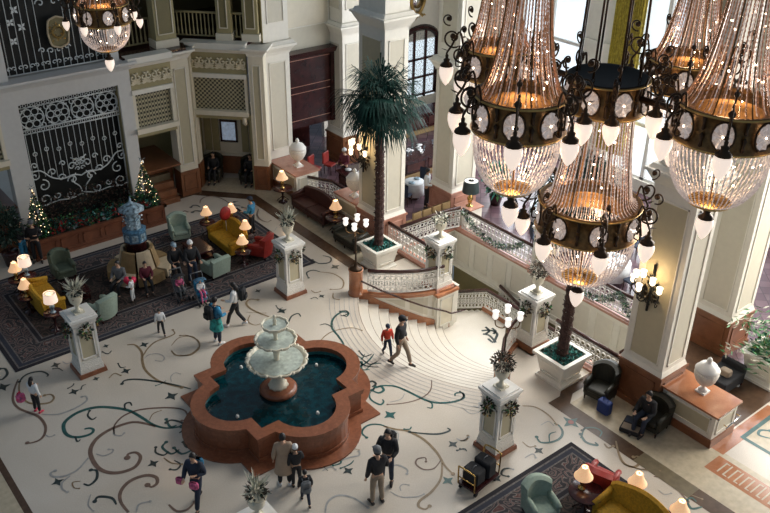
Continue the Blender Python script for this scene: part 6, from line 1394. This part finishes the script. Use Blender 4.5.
# coat pair and child
x, y = W(285, 485); a = face(.45, .8); person('person in a long beige coat standing close to the front corner of the fountain', x, y, a, 1.63, 'stand', 'beige_cloth', 'black_cloth', arm=('down', 'bent'), coat='beige_cloth', shoe='shoe_white')
x2, y2 = W(297, 486); a = face(.3, .9); person('person in black beside the one in the beige coat', x2, y2, a, 1.3, 'stand', 'black_cloth', 'black_cloth', arm=('down', 'front'), hat='white_wear')
x, y = W(306, 504); a = face(.4, .9); person('small child in dark clothes walking in front of the fountain', x, y, a, 1.08, 'walk', 'black_cloth', 'navy_cloth', arm=('down', 'down')); bx, by = off(x, y, a, -.09); backpack('dark backpack on the small child in front of the fountain', bx, by, .56, a, 'grey_cloth', .75)
# men at bottom centre
x, y = W(377, 503); a = face(.2, .9); person('man in black jacket, pale trousers and light cap, seen from behind at bottom centre', x, y, a, 1.74, 'stand', 'black_cloth', 'khaki', arm=('down', 'bent'), hat='grey_cloth')
x, y = W(387, 482); a = face(-.7, -.5); person('man with black hair and black jacket facing the one in the light cap', x, y, a, 1.72, 'stand', 'black_cloth', 'navy_cloth', arm=('front', 'front')); bx, by = off(x, y, a, -.13); backpack('black backpack on the man at bottom centre', bx, by, 1.05, a, 'black_cloth')
# father and child near stairs
x, y = W(400, 365); a = face(.4, -.9); person('man in black jacket, cap and khaki trousers beside the child in red near the stairs', x, y, a, 1.74, 'walk', 'black_cloth', 'khaki', arm=('down', 'down'), hat='black_cloth')
x, y = W(387, 356); a = face(-.3, -.9); person('child in a red jacket and dark cap walking next to the stairs', x, y, a, 1.15, 'walk', 'red_cloth', 'navy_cloth', arm=('down', 'down'), hat='navy_cloth')
# strollers and companions
def stroller(label, x, y, a, c1, c2):
    t = thing('stroller', label, 'stroller', (x, y, .02), a)
    for sx in (-.2, .2):
        m = MB('grey_cloth'); m.tube([(sx, .3, .08), (sx, -.15, .6), (sx, -.32, .98)], .014, 5); m.tube([(sx, -.25, .08), (sx, .1, .5)], .012, 5); m.build('side_frame', t)
        for sy in (.3, -.25): m = MB('black_cloth'); m.M = Matrix.Translation((sx, sy, .075)) @ Matrix.Rotation(PI / 2, 4, 'Y'); m.lathe([(.075, -.02), (.075, .02)], 12); m.build('wheel', t)
    m = MB('grey_cloth'); m.tube([(-.2, -.32, .98), (.2, -.32, .98)], .018, 6); m.build('push_bar', t)
    m = MB(c1); m.rbox(-.17, .17, -.12, .18, .3, .4, .04); m.rbox(-.17, .17, -.2, -.1, .36, .8, .04); m.build('seat', t)
    m = MB(c2); n = 8; vs = []; fs = []
    for i in range(n + 1):
        th = PI * .1 + PI * .55 * i / n
        for s in range(7): q = -1 + s / 3; vs.append((.2 * q, -.12 - .26 * math.cos(th) * (1 - .1 * q * q) + .12, .62 + .3 * math.sin(th) * (1 - .15 * q * q)))
    for i in range(n):
        for s in range(6): fs.append((i * 7 + s, i * 7 + s + 1, i * 7 + s + 8, i * 7 + s + 7))
    m.add(vs, fs, None, True); m.build('canopy', t)
    m = MB(c2); m.rbox(-.14, .14, -.05, .25, .15, .27, .04); m.build('basket', t); return t
sa = face(-.1, -1)
x, y = W(181, 298); stroller('dark stroller with a child in pink, left of the bright patterned one', x, y, sa, 'grey_cloth', 'black_cloth'); person('small child in pink seated in the dark stroller', x, y, sa, .85, 'sit', 'pink_cloth', 'grey_cloth', z=.02, seat=.42, arm=('front', 'front'))
x, y = W(202, 302); stroller('blue and purple stroller with a child in white, nearer the rug edge', x, y, sa, 'blue_cloth', 'tower_blue'); person('small child in white seated in the blue stroller', x, y, sa, .85, 'sit', 'white_wear', 'pink_cloth', z=.02, seat=.42, arm=('front', 'front'))
x, y = W(178, 285); person('person in dark clothes and a patterned cap pushing the dark stroller', x, y, sa, 1.62, 'stand', 'black_cloth', 'black_cloth', arm=('push', 'push'), hat='blue_white', z=.026)
x, y = W(194, 284); person('person in dark clothes with light hat pushing the blue stroller', x, y, sa, 1.66, 'stand', 'black_cloth', 'navy_cloth', arm=('push', 'push'), hat='white_wear', z=.026)
# seated by the tower
x, y = W(125, 290, .0); x, y = -1.02, 8.42; a = face(-.75, -.62); person('person in dark jacket sitting on the round banquette, left of the red heart', x, y, a, 1.6, 'sit', 'grey_cloth', 'black_cloth', arm=('front', 'front'), z=.026, seat=.40)
x, y = -.25, 8.0; a = face(-.25, -1); person('person in dark maroon clothes sitting on the banquette in front of the tower', x, y, a, 1.4, 'sit', 'burgundy_cloth', 'black_cloth', arm=('front', 'front'), z=.026, seat=.40)
bx, by = W(130, 290, .7)
t = thing('standing_child', 'small child in a pale jacket holding the red heart shaped bag by the banquette', 'person', (0, 0, 0)); bpy.data.objects.remove(t)
x, y = W(134, 302); person('small child in a pale jacket standing behind the red heart shaped bag', x, y, face(-.6, .6), .95, 'stand', 'white_wear', 'white_wear', z=.026, arm=('front', 'front'))
x, y = W(130, 281, .75); m = MB('pink_heart'); P = []
for i in range(24): q = 2 * PI * i / 24; P.append((.013 * 16 * math.sin(q) ** 3, .013 * (13 * math.cos(q) - 5 * math.cos(2 * q) - 2 * math.cos(3 * q) - math.cos(4 * q))))
n = len(P); m.add([(a_, -.05, b_) for a_, b_ in P] + [(a_, .05, b_) for a_, b_ in P] + [(0, -.1, 0), (0, .1, 0)], [(i, (i + 1) % n, n + (i + 1) % n, n + i) for i in range(n)] + [(2 * n, (i + 1) % n, i) for i in range(n)] + [(2 * n + 1, n + i, n + (i + 1) % n) for i in range(n)], None, True)
tag(m.build('heart_bag', loc=(x, y, .75), rz=-.6), 'bright red heart shaped bag held beside the round banquette', 'bag')
# behind the camelback sofa
x, y = W(243, 240); person('person in blue and dark clothes behind the mustard camelback sofa', 4.75, 9.35, face(-.4, .6), 1.55, 'stand', 'blue_cloth', 'black_cloth', arm=('front', 'front'), z=0.02, hat='navy_cloth')
m = MB('red_cloth'); m.ball((0, 0, 0), .24, 'red_flower', 14, 8, 1, .35, 1.2); m.tube([(0, 0, -.28), (0, 0, -1.05)], .012, 5, 'silver'); x, y = W(225, 211, 1.3); tag(m.build('balloon', loc=(x, y, 1.2)), 'oval red balloon on a stick behind the mustard camelback sofa', 'balloon')
# dark figures by the planter, far left
x, y = W(26, 262); person('dark figure in blue trousers standing left of the planter box', x, y, face(.5, -.6), 1.68, 'stand', 'black_cloth', 'blue_cloth', arm=('down', 'front')); x, y = W(39, 262); person('second dark figure with pale collar next to the planter box corner', x, y, face(-.4, -.8), 1.66, 'stand', 'black_cloth', 'black_cloth', arm=('bent', 'down'), hat='grey_cloth')
# alcove sitters
person('person in dark clothes seated in the left alcove armchair', 6.05, 14.7, R(135), 1.65, 'sit', 'black_cloth', 'black_cloth', arm=('front', 'front')); person('person in dark clothes seated in the right alcove armchair', 7.2, 13.55, R(135), 1.65, 'sit', 'black_cloth', 'black_cloth', arm=('front', 'front'))
# seated by sconce column
person('person in a dark jacket sitting bent forward in the armchair by the sconce column', 7.55, -7.0, R(95), 1.72, 'sit', 'black_cloth', 'navy_cloth', arm=('front', 'front'), lean=.16)
# staff
person('staff member in burgundy with a pale head scarf behind the serving counter', *W(345, 184), face(-1, -.2), 1.62, 'stand', 'burgundy_cloth', 'black_cloth', arm=('front', 'front'), hat='white_wear')
person('waiter in a white jacket standing at the far column', *W(426, 207), face(.4, -.6), 1.7, 'stand', 'white_wear', 'black_cloth', arm=('down', 'front'))
flush()

# ================================================================= LIGHT
def area(name, loc, tgt, sx, sy, e, col):
    l = bpy.data.lights.new(name, 'AREA'); l.shape = 'RECTANGLE'; l.size = sx; l.size_y = sy; l.energy = e; l.color = col
    o = bpy.data.objects.new(name, l); COL.objects.link(o); o.location = loc; o.rotation_euler = (Vector(tgt) - Vector(loc)).to_track_quat('-Z', 'Y').to_euler(); return o
area('daylight_far_windows', (19.6, 1.5, 5.2), (0, -1, 0), 18, 7.5, 2900, (.92, .95, 1))
area('daylight_right_windows', (19.4, -10, 6.5), (2, -4, 1), 12, 8, 4200, (1, .93, .84))
area('overhead_fill', (13, 0, 14), (7, -.5, 0), 6, 9, 800, (1, .96, .90)).data.spread = R(85)  # overhead panel added to brighten the stairs, no known source
w = bpy.data.worlds.new('world'); SC.world = w; w.use_nodes = True; b = w.node_tree.nodes['Background']; b.inputs[0].default_value = (.62, .80, 1, 1); b.inputs[1].default_value = .24
SC.view_settings.view_transform = 'Standard'; SC.view_settings.look = 'None'; SC.view_settings.gamma = 1; SC.view_settings.exposure = -0.14; SC.view_settings.use_curve_mapping = False
SC.cycles.use_denoising = True
SC.cycles.max_bounces = 6; SC.cycles.diffuse_bounces = 3; SC.cycles.glossy_bounces = 3; SC.cycles.transparent_max_bounces = 24
